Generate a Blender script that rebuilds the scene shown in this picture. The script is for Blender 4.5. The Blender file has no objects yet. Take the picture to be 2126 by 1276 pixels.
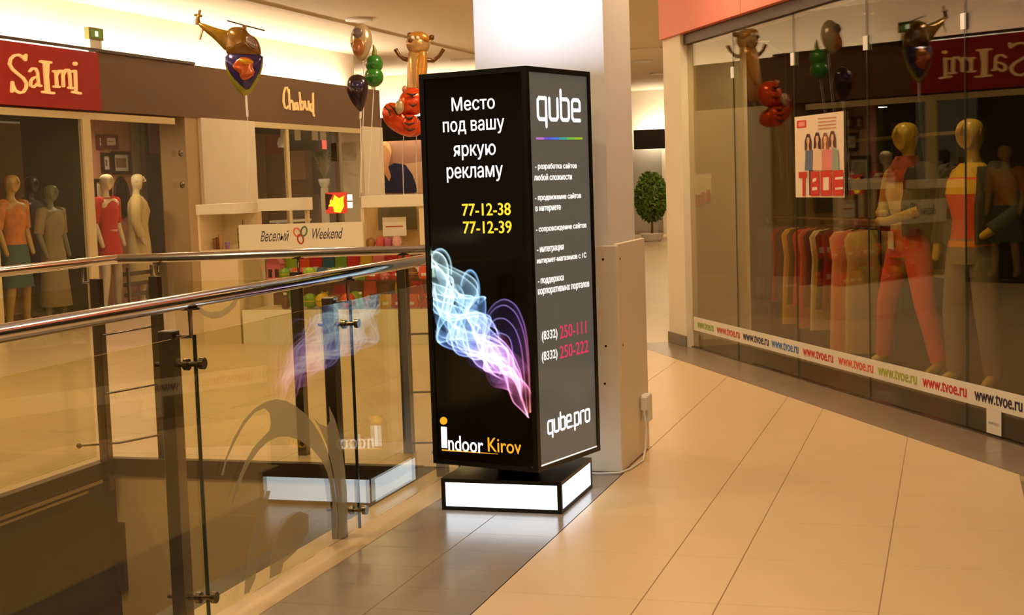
import bpy, bmesh, math, random
import numpy as np
from mathutils import Vector, Matrix
from mathutils.geometry import tessellate_polygon

random.seed(7)
SC = bpy.context.scene
COL = SC.collection

# ------------------------------------------------------------------ camera
# the floor grid of the mall is the world grid: +Y runs along the balustrade, +X towards the clothes shop
F_PX, EYE = 2962.2, 1.4956
CR = Vector((0.9550, 0.2935, -0.0329)).normalized()
CF = Vector((-0.2953, 0.9514, -0.0868)).normalized()
CU = CR.cross(CF).normalized()
CR = CF.cross(CU).normalized()
cam_data = bpy.data.cameras.new('camera')
cam = bpy.data.objects.new('camera', cam_data)
COL.objects.link(cam)
cam.matrix_world = Matrix(((CR.x, CU.x, -CF.x, 0), (CR.y, CU.y, -CF.y, 0), (CR.z, CU.z, -CF.z, EYE), (0, 0, 0, 1)))
cam_data.sensor_fit = 'HORIZONTAL'
cam_data.sensor_width = 36.0
cam_data.lens = 36.0 * F_PX / 2126.0
cam_data.clip_start = 0.05
SC.camera = cam

# ------------------------------------------------------------------ world, exposure
SC.view_settings.view_transform = 'Standard'
SC.view_settings.look = 'None'
SC.view_settings.gamma = 1.0
SC.view_settings.use_curve_mapping = False
SC.view_settings.exposure = 0.0
SC.cycles.transparent_max_bounces = 20
SC.cycles.max_bounces = 6
SC.cycles.diffuse_bounces = 3
SC.cycles.glossy_bounces = 4
world = bpy.data.worlds.new('mall_ambience')
SC.world = world
world.use_nodes = True
world.node_tree.nodes['Background'].inputs[0].default_value = (1.0, 0.72, 0.40, 1)
world.node_tree.nodes['Background'].inputs[1].default_value = 0.12

WARM = (1.0, 0.77, 0.46)

def area_light(name, loc, power, size, color=WARM, down=True, shape='DISK', size_y=None, rot=None):
    l = bpy.data.lights.new(name, 'AREA')
    l.energy = power; l.color = color; l.shape = shape; l.size = size
    if size_y: l.size_y = size_y
    o = bpy.data.objects.new(name, l)
    o.location = loc
    if rot: o.rotation_euler = rot
    elif not down: o.rotation_euler = (math.pi, 0, 0)
    COL.objects.link(o)
    return o

CEIL = 3.85
LAMP_K = 0.56
LAMPS = [(-0.75, 1.2, 70), (-0.75, 4.2, 75), (-0.9, 7.6, 70), (-1.9, 10.8, 66), (-4.6, 9.6, 75), (-7.2, 8.6, 55),
         (-4.4, 13.2, 70), (-7.4, 12.4, 50), (-7.9, 18.7, 45), (-5.2, 19.0, 50), (-7.9, 23.5, 45),
         (-5.8, 23.0, 50), (-4.6, 27.5, 45), (-5.9, 28.4, 50), (-6.3, 32.0, 50), (-6.5, 4.0, 70), (-3.7, 1.8, 75), (-3.7, 4.6, 65)]  # last two are added over the opening to brighten its far wall
for lx, ly, lp in LAMPS:
    area_light('ceiling_lamp_light', (lx, ly, CEIL - 0.035), lp*LAMP_K, 0.30)

# ------------------------------------------------------------------ helpers
def lin(c):
    return tuple(((v / 255.0) / 12.92 if v / 255.0 <= 0.04045 else ((v / 255.0 + 0.055) / 1.055) ** 2.4) for v in c)

MATS = {}
def mat(name, rgb, rough=0.5, metal=0.0, emit=0.0, noise=0.0, scale=8.0, emit_rgb=None, spec=0.5, bump=0.0, coat=0.0, alpha=None):
    if name in MATS: return MATS[name]
    m = bpy.data.materials.new(name); m.use_nodes = True
    nt = m.node_tree; b = nt.nodes['Principled BSDF']
    c = lin(rgb)
    b.inputs['Base Color'].default_value = (*c, 1)
    b.inputs['Roughness'].default_value = rough
    b.inputs['Metallic'].default_value = metal
    b.inputs['Specular IOR Level'].default_value = spec
    b.inputs['Coat Weight'].default_value = coat
    if emit > 0:
        b.inputs['Emission Color'].default_value = (*lin(emit_rgb or rgb), 1)
        b.inputs['Emission Strength'].default_value = emit
    if noise > 0 or bump > 0:
        tc = nt.nodes.new('ShaderNodeTexCoord')
        nz = nt.nodes.new('ShaderNodeTexNoise'); nz.inputs['Scale'].default_value = scale; nz.inputs['Detail'].default_value = 4
        nt.links.new(tc.outputs['Object'], nz.inputs['Vector'])
        if noise > 0:
            mx = nt.nodes.new('ShaderNodeMix'); mx.data_type = 'RGBA'
            mx.inputs['A'].default_value = (*[v * (1 - noise) for v in c], 1)
            mx.inputs['B'].default_value = (*[min(1, v * (1 + noise)) for v in c], 1)
            nt.links.new(nz.outputs['Fac'], mx.inputs['Factor'])
            nt.links.new(mx.outputs['Result'], b.inputs['Base Color'])
        if bump > 0:
            bp = nt.nodes.new('ShaderNodeBump'); bp.inputs['Strength'].default_value = bump; bp.inputs['Distance'].default_value = 0.02
            nt.links.new(nz.outputs['Fac'], bp.inputs['Height'])
            nt.links.new(bp.outputs['Normal'], b.inputs['Normal'])
    MATS[name] = m
    return m

def glass_mat(name, tint, r0=0.05, gain=0.9):
    """clear pane: transparent with a tint, mirror reflection that grows towards grazing angles"""
    m = bpy.data.materials.new(name); m.use_nodes = True
    nt = m.node_tree; nt.nodes.clear()
    out = nt.nodes.new('ShaderNodeOutputMaterial')
    tr = nt.nodes.new('ShaderNodeBsdfTransparent'); tr.inputs[0].default_value = (*tint, 1)
    gl = nt.nodes.new('ShaderNodeBsdfGlossy'); gl.inputs['Roughness'].default_value = 0.0; gl.inputs['Color'].default_value = (1, 1, 1, 1)
    geo = nt.nodes.new('ShaderNodeNewGeometry')
    dt = nt.nodes.new('ShaderNodeVectorMath'); dt.operation = 'DOT_PRODUCT'
    nt.links.new(geo.outputs['Incoming'], dt.inputs[0]); nt.links.new(geo.outputs['Normal'], dt.inputs[1])
    ab = nt.nodes.new('ShaderNodeMath'); ab.operation = 'ABSOLUTE'; nt.links.new(dt.outputs['Value'], ab.inputs[0])
    su = nt.nodes.new('ShaderNodeMath'); su.operation = 'SUBTRACT'; su.inputs[0].default_value = 1.0; nt.links.new(ab.outputs[0], su.inputs[1])
    pw = nt.nodes.new('ShaderNodeMath'); pw.operation = 'POWER'; pw.inputs[1].default_value = 5.0; nt.links.new(su.outputs[0], pw.inputs[0])
    ma = nt.nodes.new('ShaderNodeMath'); ma.operation = 'MULTIPLY_ADD'; ma.inputs[1].default_value = gain; ma.inputs[2].default_value = r0
    nt.links.new(pw.outputs[0], ma.inputs[0])
    mx = nt.nodes.new('ShaderNodeMixShader')
    nt.links.new(ma.outputs[0], mx.inputs[0]); nt.links.new(tr.outputs[0], mx.inputs[1]); nt.links.new(gl.outputs[0], mx.inputs[2])
    nt.links.new(mx.outputs[0], out.inputs[0])
    MATS[name] = m
    return m

def frost_mat(name, rgb, a):
    m = bpy.data.materials.new(name); m.use_nodes = True
    nt = m.node_tree; nt.nodes.clear()
    out = nt.nodes.new('ShaderNodeOutputMaterial')
    tr = nt.nodes.new('ShaderNodeBsdfTransparent')
    df = nt.nodes.new('ShaderNodeBsdfDiffuse'); df.inputs[0].default_value = (*lin(rgb), 1)
    tl = nt.nodes.new('ShaderNodeBsdfTranslucent'); tl.inputs[0].default_value = (*lin(rgb), 1)
    m1 = nt.nodes.new('ShaderNodeMixShader'); m1.inputs[0].default_value = 0.5
    m2 = nt.nodes.new('ShaderNodeMixShader'); m2.inputs[0].default_value = a
    nt.links.new(df.outputs[0], m1.inputs[1]); nt.links.new(tl.outputs[0], m1.inputs[2])
    nt.links.new(tr.outputs[0], m2.inputs[1]); nt.links.new(m1.outputs[0], m2.inputs[2])
    nt.links.new(m2.outputs[0], out.inputs[0])
    MATS[name] = m
    return m

def emit_mat(name, rgb, s):
    if name in MATS: return MATS[name]
    m = bpy.data.materials.new(name); m.use_nodes = True
    nt = m.node_tree; nt.nodes.clear()
    out = nt.nodes.new('ShaderNodeOutputMaterial'); e = nt.nodes.new('ShaderNodeEmission')
    e.inputs[0].default_value = (*lin(rgb), 1); e.inputs[1].default_value = s
    nt.links.new(e.outputs[0], out.inputs[0])
    MATS[name] = m
    return m

def link(o, parent=None):
    COL.objects.link(o)
    if parent is not None: o.parent = parent
    return o

def tag(o, label=None, cat=None, group=None, kind=None):
    if label: o['label'] = label
    if cat: o['category'] = cat
    if group: o['group'] = group
    if kind: o['kind'] = kind
    return o

def empty(name, loc=(0, 0, 0), rz=0.0, label=None, cat=None, group=None):
    o = bpy.data.objects.new(name, None); o.empty_display_size = 0.1
    o.location = loc; o.rotation_euler = (0, 0, rz)
    COL.objects.link(o)
    return tag(o, label, cat, group)

class MB:
    def __init__(s): s.v = []; s.f = []; s.smooth = []
    def add(s, vs, fs, smooth=False):
        n = len(s.v); s.v += [tuple(p) for p in vs]; s.f += [tuple(i + n for i in f) for f in fs]; s.smooth += [smooth] * len(fs); return s
    def box(s, a, b, bev=0.0):
        x0, y0, z0 = [min(p, q) for p, q in zip(a, b)]; x1, y1, z1 = [max(p, q) for p, q in zip(a, b)]
        if bev <= 0:
            return s.add([(x0,y0,z0),(x1,y0,z0),(x1,y1,z0),(x0,y1,z0),(x0,y0,z1),(x1,y0,z1),(x1,y1,z1),(x0,y1,z1)],
                         [(0,3,2,1),(4,5,6,7),(0,1,5,4),(1,2,6,5),(2,3,7,6),(3,0,4,7)])
        c = [(x0+bev,y0),(x1-bev,y0),(x1,y0+bev),(x1,y1-bev),(x1-bev,y1),(x0+bev,y1),(x0,y1-bev),(x0,y0+bev)]
        def ring(z, k):
            cx, cy = (x0+x1)/2, (y0+y1)/2
            sx = (abs(x1-x0)-2*k)/max(1e-6, abs(x1-x0)); sy = (abs(y1-y0)-2*k)/max(1e-6, abs(y1-y0))
            return [(cx+(p[0]-cx)*sx, cy+(p[1]-cy)*sy, z) for p in c]
        return s.rings([ring(z0, bev), ring(z0+bev, 0), ring(z1-bev, 0), ring(z1, bev)], False)
    def rings(s, R, smooth=True, cap=True, closed=True):
        n = len(R[0]); vs = [p for r in R for p in r]; fs = []
        for i in range(len(R)-1):
            for j in range(n if closed else n-1):
                k = (j+1) % n
                fs.append((i*n+j, i*n+k, (i+1)*n+k, (i+1)*n+j))
        b = len(s.f)
        s.add(vs, fs, smooth)
        if cap and closed:
            s.add(R[0], [tuple(range(n-1, -1, -1))]); s.add(R[-1], [tuple(range(n))])
        return s
    def lathe(s, prof, c=(0,0), n=20, smooth=True):
        R = [[(c[0]+r*math.cos(2*math.pi*j/n), c[1]+r*math.sin(2*math.pi*j/n), z) for j in range(n)] for r, z in prof]
        return s.rings(R, smooth)
    def loft(s, secs, n=16, smooth=True):
        """secs: (x, y, z, rx, ry) horizontal ellipses"""
        R = [[(x+rx*math.cos(2*math.pi*j/n), y+ry*math.sin(2*math.pi*j/n), z) for j in range(n)] for x, y, z, rx, ry in secs]
        return s.rings(R, smooth)
    def tube(s, pts, r, n=10, smooth=True):
        pts = [Vector(p) for p in pts]; R = []
        rr = r if isinstance(r, (list, tuple)) else [r]*len(pts)
        prev = None
        for i, p in enumerate(pts):
            if i == 0: d = pts[1]-p
            elif i == len(pts)-1: d = p-pts[i-1]
            else: d = (pts[i+1]-p).normalized()+(p-pts[i-1]).normalized()
            d.normalize()
            if prev is None:
                up = Vector((0,0,1)) if abs(d.z) < 0.9 else Vector((1,0,0))
                a = d.cross(up).normalized()
            else:
                a = (prev - d*prev.dot(d)).normalized()
            prev = a; b = d.cross(a)
            R.append([tuple(p+(a*math.cos(2*math.pi*j/n)+b*math.sin(2*math.pi*j/n))*rr[i]) for j in range(n)])
        return s.rings(R, smooth)
    def sphere(s, c, r, nu=14, nv=9):
        rx, ry, rz = (r, r, r) if not isinstance(r, (tuple, list)) else r
        R = [[(c[0]+rx*max(1e-4, math.sin(math.pi*i/nv))*math.cos(2*math.pi*j/nu), c[1]+ry*max(1e-4, math.sin(math.pi*i/nv))*math.sin(2*math.pi*j/nu), c[2]-rz*math.cos(math.pi*i/nv)) for j in range(nu)] for i in range(nv+1)]
        return s.rings(R, True, cap=False)
    def prism(s, poly, h, axis):
        """poly: 3d points in a plane, extruded by vector axis*h"""
        P = [Vector(p) for p in poly]; A = Vector(axis).normalized()*h; n = len(P)
        tri = tessellate_polygon([P])
        vs = P + [p + A for p in P]
        fs = [tuple(t) for t in tri] + [tuple(n+i for i in reversed(t)) for t in tri] + [(i, (i+1) % n, n+(i+1) % n, n+i) for i in range(n)]
        return s.add(vs, fs)
    def strokes(s, lines, w, to3, axis, h=0.004, cap=7):
        """flat pen strokes: 2d polylines of width w, mapped to 3d by to3 and given thickness h along axis"""
        for L in lines:
            for i in range(len(L)-1):
                a = Vector(L[i]); b = Vector(L[i+1]); d = (b-a)
                if d.length < 1e-9: continue
                nrm = Vector((-d.y, d.x)).normalized()*w/2
                s.prism([to3(q) for q in (a+nrm, b+nrm, b-nrm, a-nrm)], h, axis)
            for p in L:
                s.prism([to3((p[0]+w/2*math.cos(2*math.pi*k/cap), p[1]+w/2*math.sin(2*math.pi*k/cap))) for k in range(cap)], h*0.98, axis)
        return s
    def build(s, name, m, parent=None, fix=True):
        me = bpy.data.meshes.new(name); me.from_pydata(s.v, [], s.f)
        me.polygons.foreach_set('use_smooth', s.smooth)
        if fix:
            bm = bmesh.new(); bm.from_mesh(me); bmesh.ops.recalc_face_normals(bm, faces=bm.faces); bm.to_mesh(me); bm.free()
        if m is not None: me.materials.append(m)
        return link(bpy.data.objects.new(name, me), parent)

def box(name, a, b, m, parent=None, bev=0.0):
    return MB().box(a, b, bev).build(name, m, parent)
def struct(o): o['kind'] = 'structure'; return o

# points of the place read from the photograph (2126 x 1276) on known planes
def ray(px, py): return CF + CR*((px-1063)/F_PX) - CU*((py-638)/F_PX)
def at_n(px, py, p0, n):
    d = ray(px, py); o = Vector((0, 0, EYE)); n = Vector(n); t = (Vector(p0)-o).dot(n)/d.dot(n); return o+d*t
def at_x(px, py, x): return at_n(px, py, (x, 0, 0), (1, 0, 0))
def at_y(px, py, y): return at_n(px, py, (0, y, 0), (0, 1, 0))

SP = Vector((0.061, 8.525, 0)); SD = Vector((-0.4994, 0.8664, 0)).normalized(); SN = Vector((SD.y, -SD.x, 0))
def st(s, off, z): return SP + SD*s + SN*off + Vector((0, 0, z))
def at_s(px, py, off=0.0):
    p = at_n(px, py, SP+SN*off, SN); return (p-SP).dot(SD), p.z

FONT_CACHE = {}
def text_verts(s):
    if s in FONT_CACHE: return FONT_CACHE[s]
    cu = bpy.data.curves.new('lettering', 'FONT'); cu.body = s; cu.size = 1.0; cu.resolution_u = 3
    o = bpy.data.objects.new('lettering', cu); COL.objects.link(o)
    dg = bpy.context.evaluated_depsgraph_get()
    me = bpy.data.meshes.new_from_object(o.evaluated_get(dg))
    vs = [tuple(v.co) for v in me.vertices]; fs = [tuple(p.vertices) for p in me.polygons]
    bpy.data.objects.remove(o); bpy.data.curves.remove(cu); bpy.data.meshes.remove(me)
    FONT_CACHE[s] = (vs, fs); return vs, fs
def text(name, s, m, parent, origin, right, up, width, height, shear=0.0, bold=0.0):
    """lettering fitted into a width x height field whose lower left corner is origin"""
    vs, fs = text_verts(s)
    x0 = min(v[0] for v in vs); x1 = max(v[0] for v in vs); y0 = min(v[1] for v in vs); y1 = max(v[1] for v in vs)
    O = Vector(origin); Rv = Vector(right).normalized(); Uv = Vector(up).normalized(); N = Rv.cross(Uv)
    mb = MB()
    shifts = [(0, 0, 0)]
    if bold > 0: shifts = [(0, 0, 0), (bold, 0, 0.0002), (-bold, 0, 0.0003), (0, bold*0.6, 0.0004), (0, -bold*0.6, 0.0005)]
    for dx, dy, dz in shifts:
        P = []
        for v in vs:
            a = (v[0]-x0)/(x1-x0)*width; b = (v[1]-y0)/(y1-y0)*height
            P.append(O + Rv*(a+b*shear+dx) + Uv*(b+dy) + N*dz)
        mb.add(P, fs)
    return mb.build(name, m, parent, fix=False)

# ------------------------------------------------------------------ materials of the place
mat('ceiling_paint', (232, 214, 188), 0.75, noise=0.03, scale=1.5)
mat('wall_paint', (236, 222, 198), 0.6, noise=0.03, scale=2)
mat('cream_panel', (238, 224, 198), 0.45, noise=0.03, scale=3)
mat('grey_fascia', (110, 78, 46), 0.55, noise=0.05, scale=2)
mat('dark_trim', (70, 50, 36), 0.45, noise=0.08)
mat('shaded_brown_panel', (66, 46, 26), 0.6, noise=0.08, scale=3)  # shade of the opening's left side put into the base colour
mat('red_sign', (168, 22, 10), 0.6, noise=0.04, scale=2)
mat('pink_red_fascia', (226, 118, 96), 0.4, noise=0.03, scale=1.5)
mat('tile_beige', (228, 197, 150), 0.30, noise=0.05, scale=5)
mat('tile_grey', (150, 138, 126), 0.22, noise=0.09, scale=6)
mat('tile_border', (134, 116, 96), 0.25, noise=0.09, scale=6)
mat('tile_curb', (206, 176, 136), 0.4, noise=0.05)
mat('joint', (168, 136, 100), 0.8)
mat('steel', (205, 198, 190), 0.14, 1.0)
mat('steel_dark', (128, 116, 102), 0.22, 1.0)
mat('black_gloss', (10, 9, 8), 0.12, noise=0.0, spec=0.5)
mat('black_frame', (8, 8, 8), 0.32)
mat('white_plastic', (240, 236, 228), 0.4)
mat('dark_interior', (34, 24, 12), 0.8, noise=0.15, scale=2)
glass_mat('rail_glass', (0.96, 0.955, 0.84), 0.04, 0.95)
glass_mat('shop_glass', (0.90, 0.86, 0.70), 0.05, 0.95)
glass_mat('display_glass', (0.98, 0.98, 0.95), 0.03, 0.7)
frost_mat('frosted', (196, 186, 160), 0.55)

# floor surface with faint joints further off
def floor_material():
    m = bpy.data.materials.new('floor_far_tile'); m.use_nodes = True
    nt = m.node_tree; b = nt.nodes['Principled BSDF']; b.inputs['Roughness'].default_value = 0.3
    tc = nt.nodes.new('ShaderNodeTexCoord'); br = nt.nodes.new('ShaderNodeTexBrick')
    br.offset = 0.0; br.inputs['Scale'].default_value = 1.0; br.inputs['Mortar Size'].default_value = 0.004
    br.inputs['Brick Width'].default_value = 0.6; br.inputs['Row Height'].default_value = 0.6
    br.inputs['Color1'].default_value = (*lin((226, 200, 164)), 1); br.inputs['Color2'].default_value = (*lin((220, 194, 158)), 1)
    br.inputs['Mortar'].default_value = (*lin((186, 154, 118)), 1)
    nt.links.new(tc.outputs['Object'], br.inputs['Vector']); nt.links.new(br.outputs['Color'], b.inputs['Base Color'])
    MATS['floor_far'] = m
floor_material()

# ------------------------------------------------------------------ floor with its opening
VX0, VX1, VY1 = -4.62, -2.72, 7.05          # opening to the level below
fl = MB()
fl.box((VX1, -5, -0.30), (9, VY1, 0)).box((-14, VY1, -0.30), (9, 46, 0)).box((-14, -5, -0.30), (VX0, VY1, 0))
floor = struct(fl.build('floor', MATS['floor_far']))

def clip(poly, n, d):
    out = []
    for i in range(len(poly)):
        a, b = poly[i], poly[(i+1) % len(poly)]
        da = a[0]*n[0]+a[1]*n[1]-d; db = b[0]*n[0]+b[1]*n[1]-d
        if da <= 0: out.append(a)
        if da*db < 0:
            t = da/(da-db); out.append((a[0]+(b[0]-a[0])*t, a[1]+(b[1]-a[1])*t))
    return out
TT = 0.003
def tile(poly, m, gap=0.0024, name='tile', gapy=0.0007):
    if len(poly) < 3: return
    cx = sum(p[0] for p in poly)/len(poly); cy = sum(p[1] for p in poly)/len(poly)
    hx = max(abs(p[0]-cx) for p in poly); hy = max(abs(p[1]-cy) for p in poly)
    kx = 1-gap/hx; ky = 1-gapy/hy
    P = [(cx+(p[0]-cx)*kx, cy+(p[1]-cy)*ky) for p in poly]
    mb = MB(); n = len(P)
    mb.rings([[(x, y, 0.0002) for x, y in P], [(x, y, TT) for x, y in P]], False)
    mb.build(name, MATS[m], floor)
border_d = (SP - SN*0.425).dot(SN)
store_d = SP.dot(SN) - 0.004
nS = (SN.x, SN.y)
bed = clip([(-1.62, 2.9), (0.75, 2.9), (0.75, 14), (-1.62, 14)], nS, store_d)
bed = [(p[0], p[1], 0.0006) for p in bed]
bm_ = MB().rings([bed, [(x, y, 0.0012) for x, y, z in bed]], False).box((-2.36, 2.3, 0.0006), (-1.61, 7.02, 0.0012))
bm_.build('joint_bed', MATS['joint'], floor)
cols = [-2.71, -2.162, -1.613, -1.066, -0.793, -0.247, 0.303]
for j in range(-2, 14):
    y0 = 4.88+0.61*j; y1 = y0+0.61
    for i in range(6):
        ya = max(y0, 7.75) if i < 2 else y0
        if ya >= y1 - 0.05: continue
        tile(clip([(cols[i], ya), (cols[i+1], ya), (cols[i+1], y1), (cols[i], y1)], nS, border_d), 'tile_beige')
for j in range(-12, 6):
    y0 = 5.695+0.274*j; y1 = min(y0+0.274, 7.03)
    for x0, x1 in ((-2.355, -1.985), (-1.985, -1.613)):
        tile([(x0, y0), (x1, y0), (x1, y1), (x0, y1)], 'tile_grey')
k = -4.0
while k < 5.0:
    a, b = k, min(k+0.55, 5.0)
    q = [st(a, -0.425, 0), st(b, -0.425, 0), st(b, -0.004, 0), st(a, -0.004, 0)]
    p = clip([(v.x, v.y) for v in q], (-1, 0), -(-6))
    # stop at the line x = 0.303 where the border turns along the corridor
    tile([(v.x, v.y) for v in q], 'tile_border'); k += 0.55
for j in range(0, 7):
    y0 = 2.9+0.6*j
    p = clip([(0.303, y0), (0.75, y0), (0.75, y0+0.6), (0.303, y0+0.6)], nS, border_d)
    tile(p, 'tile_border')
box('curb', (-2.62, -5, -0.02), (-2.358, VY1-0.02, 0.003), MATS['tile_curb'], floor)
box('edge_trim', (VX1-0.012, -5, -0.09), (-2.622, VY1, 0.003), MATS['dark_trim'], floor)

# sides of the opening
w = MB().box((VX0, VY1-0.02, -4.2), (VX1, VY1+0.0, -0.302)); w.box((VX0, VY1-0.018, -0.31), (VX1, VY1-0.002, -0.09))
struct(w.build('wall_opening_far', mat('lower_wall', (214, 180, 128), 0.6, noise=0.04)))
struct(box('trim_1', (VX0, VY1-0.035, -0.092), (VX1, VY1+0.02, 0.004), MATS['dark_trim']))
struct(box('wall_opening_left', (VX0-0.0, -5, -4.2), (VX0+0.02, VY1-0.02, -0.10), MATS['shaded_brown_panel']))  # its shade comes from the dark brown, not from the lamps
struct(box('trim_2', (VX0-0.03, -5, -0.07), (VX0+0.035, VY1-0.04, 0.004), MATS['dark_trim']))
struct(MB().box((VX0+0.035, -5, -0.105), (VX0+0.05, VY1-0.06, -0.085)).box((VX0+0.02, -5, -0.14), (VX0+0.03, VY1-0.3, -0.125)).build('trim_3', MATS['steel']))
struct(box('trim_4', (VX0+0.022, VY1-0.06, -0.76), (VX0+0.07, VY1-0.022, -0.37), MATS['dark_trim']))
struct(box('wall_opening_near', (VX1, -5, -4.2), (VX1+0.02, VY1-0.02, -0.30), MATS['shaded_brown_panel']))
struct(box('floor_below', (-14, -8, -4.3), (9, 14, -4.2), MATS['floor_far']))

# ------------------------------------------------------------------ ceiling and walls
ce = MB().box((-16, -5, CEIL), (9, 46, CEIL+0.2))
ceiling = struct(ce.build('ceiling', MATS['ceiling_paint']))
# shallow rib in the plaster, running parallel to the shop fronts
box('ceiling_rib', (-8.35, 6, CEIL-0.03), (-8.22, 27, CEIL), MATS['ceiling_paint'], ceiling)
box('ceiling_rib', (-9.0, 25.6, CEIL-0.03), (-5, 25.75, CEIL), MATS['ceiling_paint'], ceiling)

WX = -9.60
wl = MB()
wl.box((-10.35, -5, 2.50), (-10.15, 23.7, CEIL))                                # wall above the shop signs, washed by the cove light
wl.box((-10.15, 23.5, 0.0), (-9.75, 23.7, CEIL-0.4))
struct(wl.build('wall_left', MATS['wall_paint']))
# sign band: box with a ledge on top that hides the cove tubes
fas = MB()
fas.box((WX-0.10, 14.78, 2.50), (WX, 23.5, 3.19)).box((-10.15, -5, 2.50), (WX-0.10, 23.5, 2.56)).box((WX-0.1, -5, 2.5), (WX-0.03, 12.0, 3.19))
struct(fas.build('trim_sign_band', MATS['grey_fascia']))
struct(box('trim_sign_ledge', (WX-0.12, -5, 3.19), (WX+0.03, 17.05, 3.225), MATS['dark_trim']))
cove_m = emit_mat('cove_tube_glow', (255, 238, 210), 85.0)
for i in range(9):
    y0 = 5.2+i*2.0
    o = MB().tube([(-9.88, y0+0.03, 3.16), (-9.88, y0+1.95, 3.16)], 0.022, 8).build('cove_tube', cove_m)
    tag(o, 'glowing warm cove tube hidden on top of the left sign band', 'light tube', 'cove tubes above the left shop signs')

# pilasters and jambs between the shops
struct(MB().box((-10.0, 16.78, 0), (WX-0.02, 17.12, 2.50)).build('pilaster_return', mat('tan_jamb', (190, 160, 116), 0.5, noise=0.03)))
struct(box('pilaster_shop', (-10.0, 17.12, 0), (WX+0.03, 18.66, 2.50), MATS['cream_panel']))
struct(box('pilaster_end', (-10.0, 22.6, 0), (WX+0.03, 23.5, 2.54), MATS['cream_panel']))

# far wall behind the stall, closing the side hall
struct(box('wall_far', (-16, 28.5, 0), (-8.6, 28.7, CEIL), MATS['wall_paint']))
struct(box('wall_far_sign', (-16, 27.9, 2.45), (-8.8, 27.98, 2.94), mat('black_band', (26, 20, 16), 0.5)))
o = MB().tube([(-15.8, 28.12, 2.88), (-9.0, 28.12, 2.88)], 0.025, 8).build('cove_tube', cove_m)
tag(o, 'glowing warm cove tube above the black band behind the balloons', 'light tube')
struct(box('wall_far_base', (-16, 28.3, 0), (-8.8, 28.5, 1.3), MATS['cream_panel']))
# end of the corridor beyond the column
struct(box('wall_end', (-14, 38.0, 0), (4, 38.2, CEIL), MATS['wall_paint']))
struct(box('wall_end_sign', (-8.05, 37.3, 2.27), (-2.5, 37.4, 2.78), MATS['black_band']))
o = MB().tube([(-8.0, 37.6, 2.70), (-3.5, 37.6, 2.70)], 0.03, 8).build('cove_tube', cove_m)
tag(o, 'glowing warm cove tube above the black sign at corridor end', 'light tube')
struct(box('wall_end_panel', (-8.3, 37.88, 0.1), (-7.42, 37.99, 2.27), mat('pale_grey_panel', (176, 168, 150), 0.5)))
struct(box('wall_end_pillar', (-7.40, 37.75, 0.0), (-7.02, 37.99, 2.27), MATS['cream_panel']))
struct(box('wall_end_shopfront', (-7.0, 37.92, 0.0), (-5.6, 37.99, 2.27), mat('pale_shop', (236, 220, 196), 0.5)))
struct(box('wall_right', (-2.28, 13.25, 0), (-2.08, 38, CEIL), MATS['wall_paint']))

# ------------------------------------------------------------------ column
CX0, CX1, CY0, CY1 = -2.355, -1.655, 7.045, 7.69
colm = bpy.data.objects.new('column', None); COL.objects.link(colm); colm.location = (-2.0, 7.36, 0); colm['kind'] = 'structure'
def rel(o, p): o.location = Vector(o.location)-Vector(p.location); return o
rel(box('shaft', (CX0+0.01, CY0+0.01, 0), (CX1-0.01, CY1-0.01, CEIL), mat('column_paint', (244, 240, 236), 0.5, noise=0.02), colm), colm)
clad = MB()
clad.box((CX0-0.02, CY0-0.015, 0.004), (CX1+0.035, CY0+0.008, 1.165), 0.004)
rel(clad.build('cladding_panel', mat('clad', (244, 228, 204), 0.45, noise=0.04, scale=3), colm), colm)
clad = MB().box((CX1+0.012, CY0+0.010, 0.004), (CX1+0.035, CY1+0.03, 1.172), 0.004)
rel(clad.build('cladding_panel', MATS['clad'], colm), colm)
rel(box('cladding_panel', (CX0-0.02, CY0+0.010, 0.004), (CX0+0.005, CY1+0.03, 1.165), MATS['clad'], colm, 0.004), colm)
for px, py in ((1252, 538), (1287, 537), (1258, 718), (1293, 716), (1256, 796)):
    if px < 1275: p = at_y(px, py, CY0-0.015); mb = MB().tube([(p.x, p.y-0.003, p.z), (p.x, p.y+0.002, p.z)], 0.006, 8)
    else: p = at_x(px, py, CX1+0.035); mb = MB().tube([(p.x+0.003, p.y, p.z), (p.x-0.002, p.y, p.z)], 0.006, 8)
    rel(mb.build('screw', MATS['steel_dark'], colm), colm)
# socket with plug and lead on the right face of the cladding
so = empty('wall_socket', (CX1+0.035, 7.56, 0.20), 0, 'white surface-mounted socket low on the column cladding', 'socket')
box('socket_body', (0, -0.045, -0.02), (0.045, 0.045, 0.13), MATS['white_plastic'], so, 0.006)
box('plug', (0.01, -0.10, 0.05), (0.045, -0.048, 0.13), MATS['white_plastic'], so, 0.008)
cd = MB().tube([(CX1+0.062, 7.47, 0.26), (CX1+0.075, 7.45, 0.16), (CX1+0.07, 7.44, 0.05), (CX1+0.08, 7.33, 0.010), (CX1+0.06, 7.10, 0.010), (CX1+0.03, 6.99, 0.010), (CX1-0.08, 6.96, 0.010), (CX1-0.2, 6.99, 0.010), (-1.86, 6.80, 0.010)], 0.006, 8).build('power_cable', MATS['white_plastic'])
tag(cd, 'thin pale cable running from the socket to the light box', 'cable')

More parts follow.
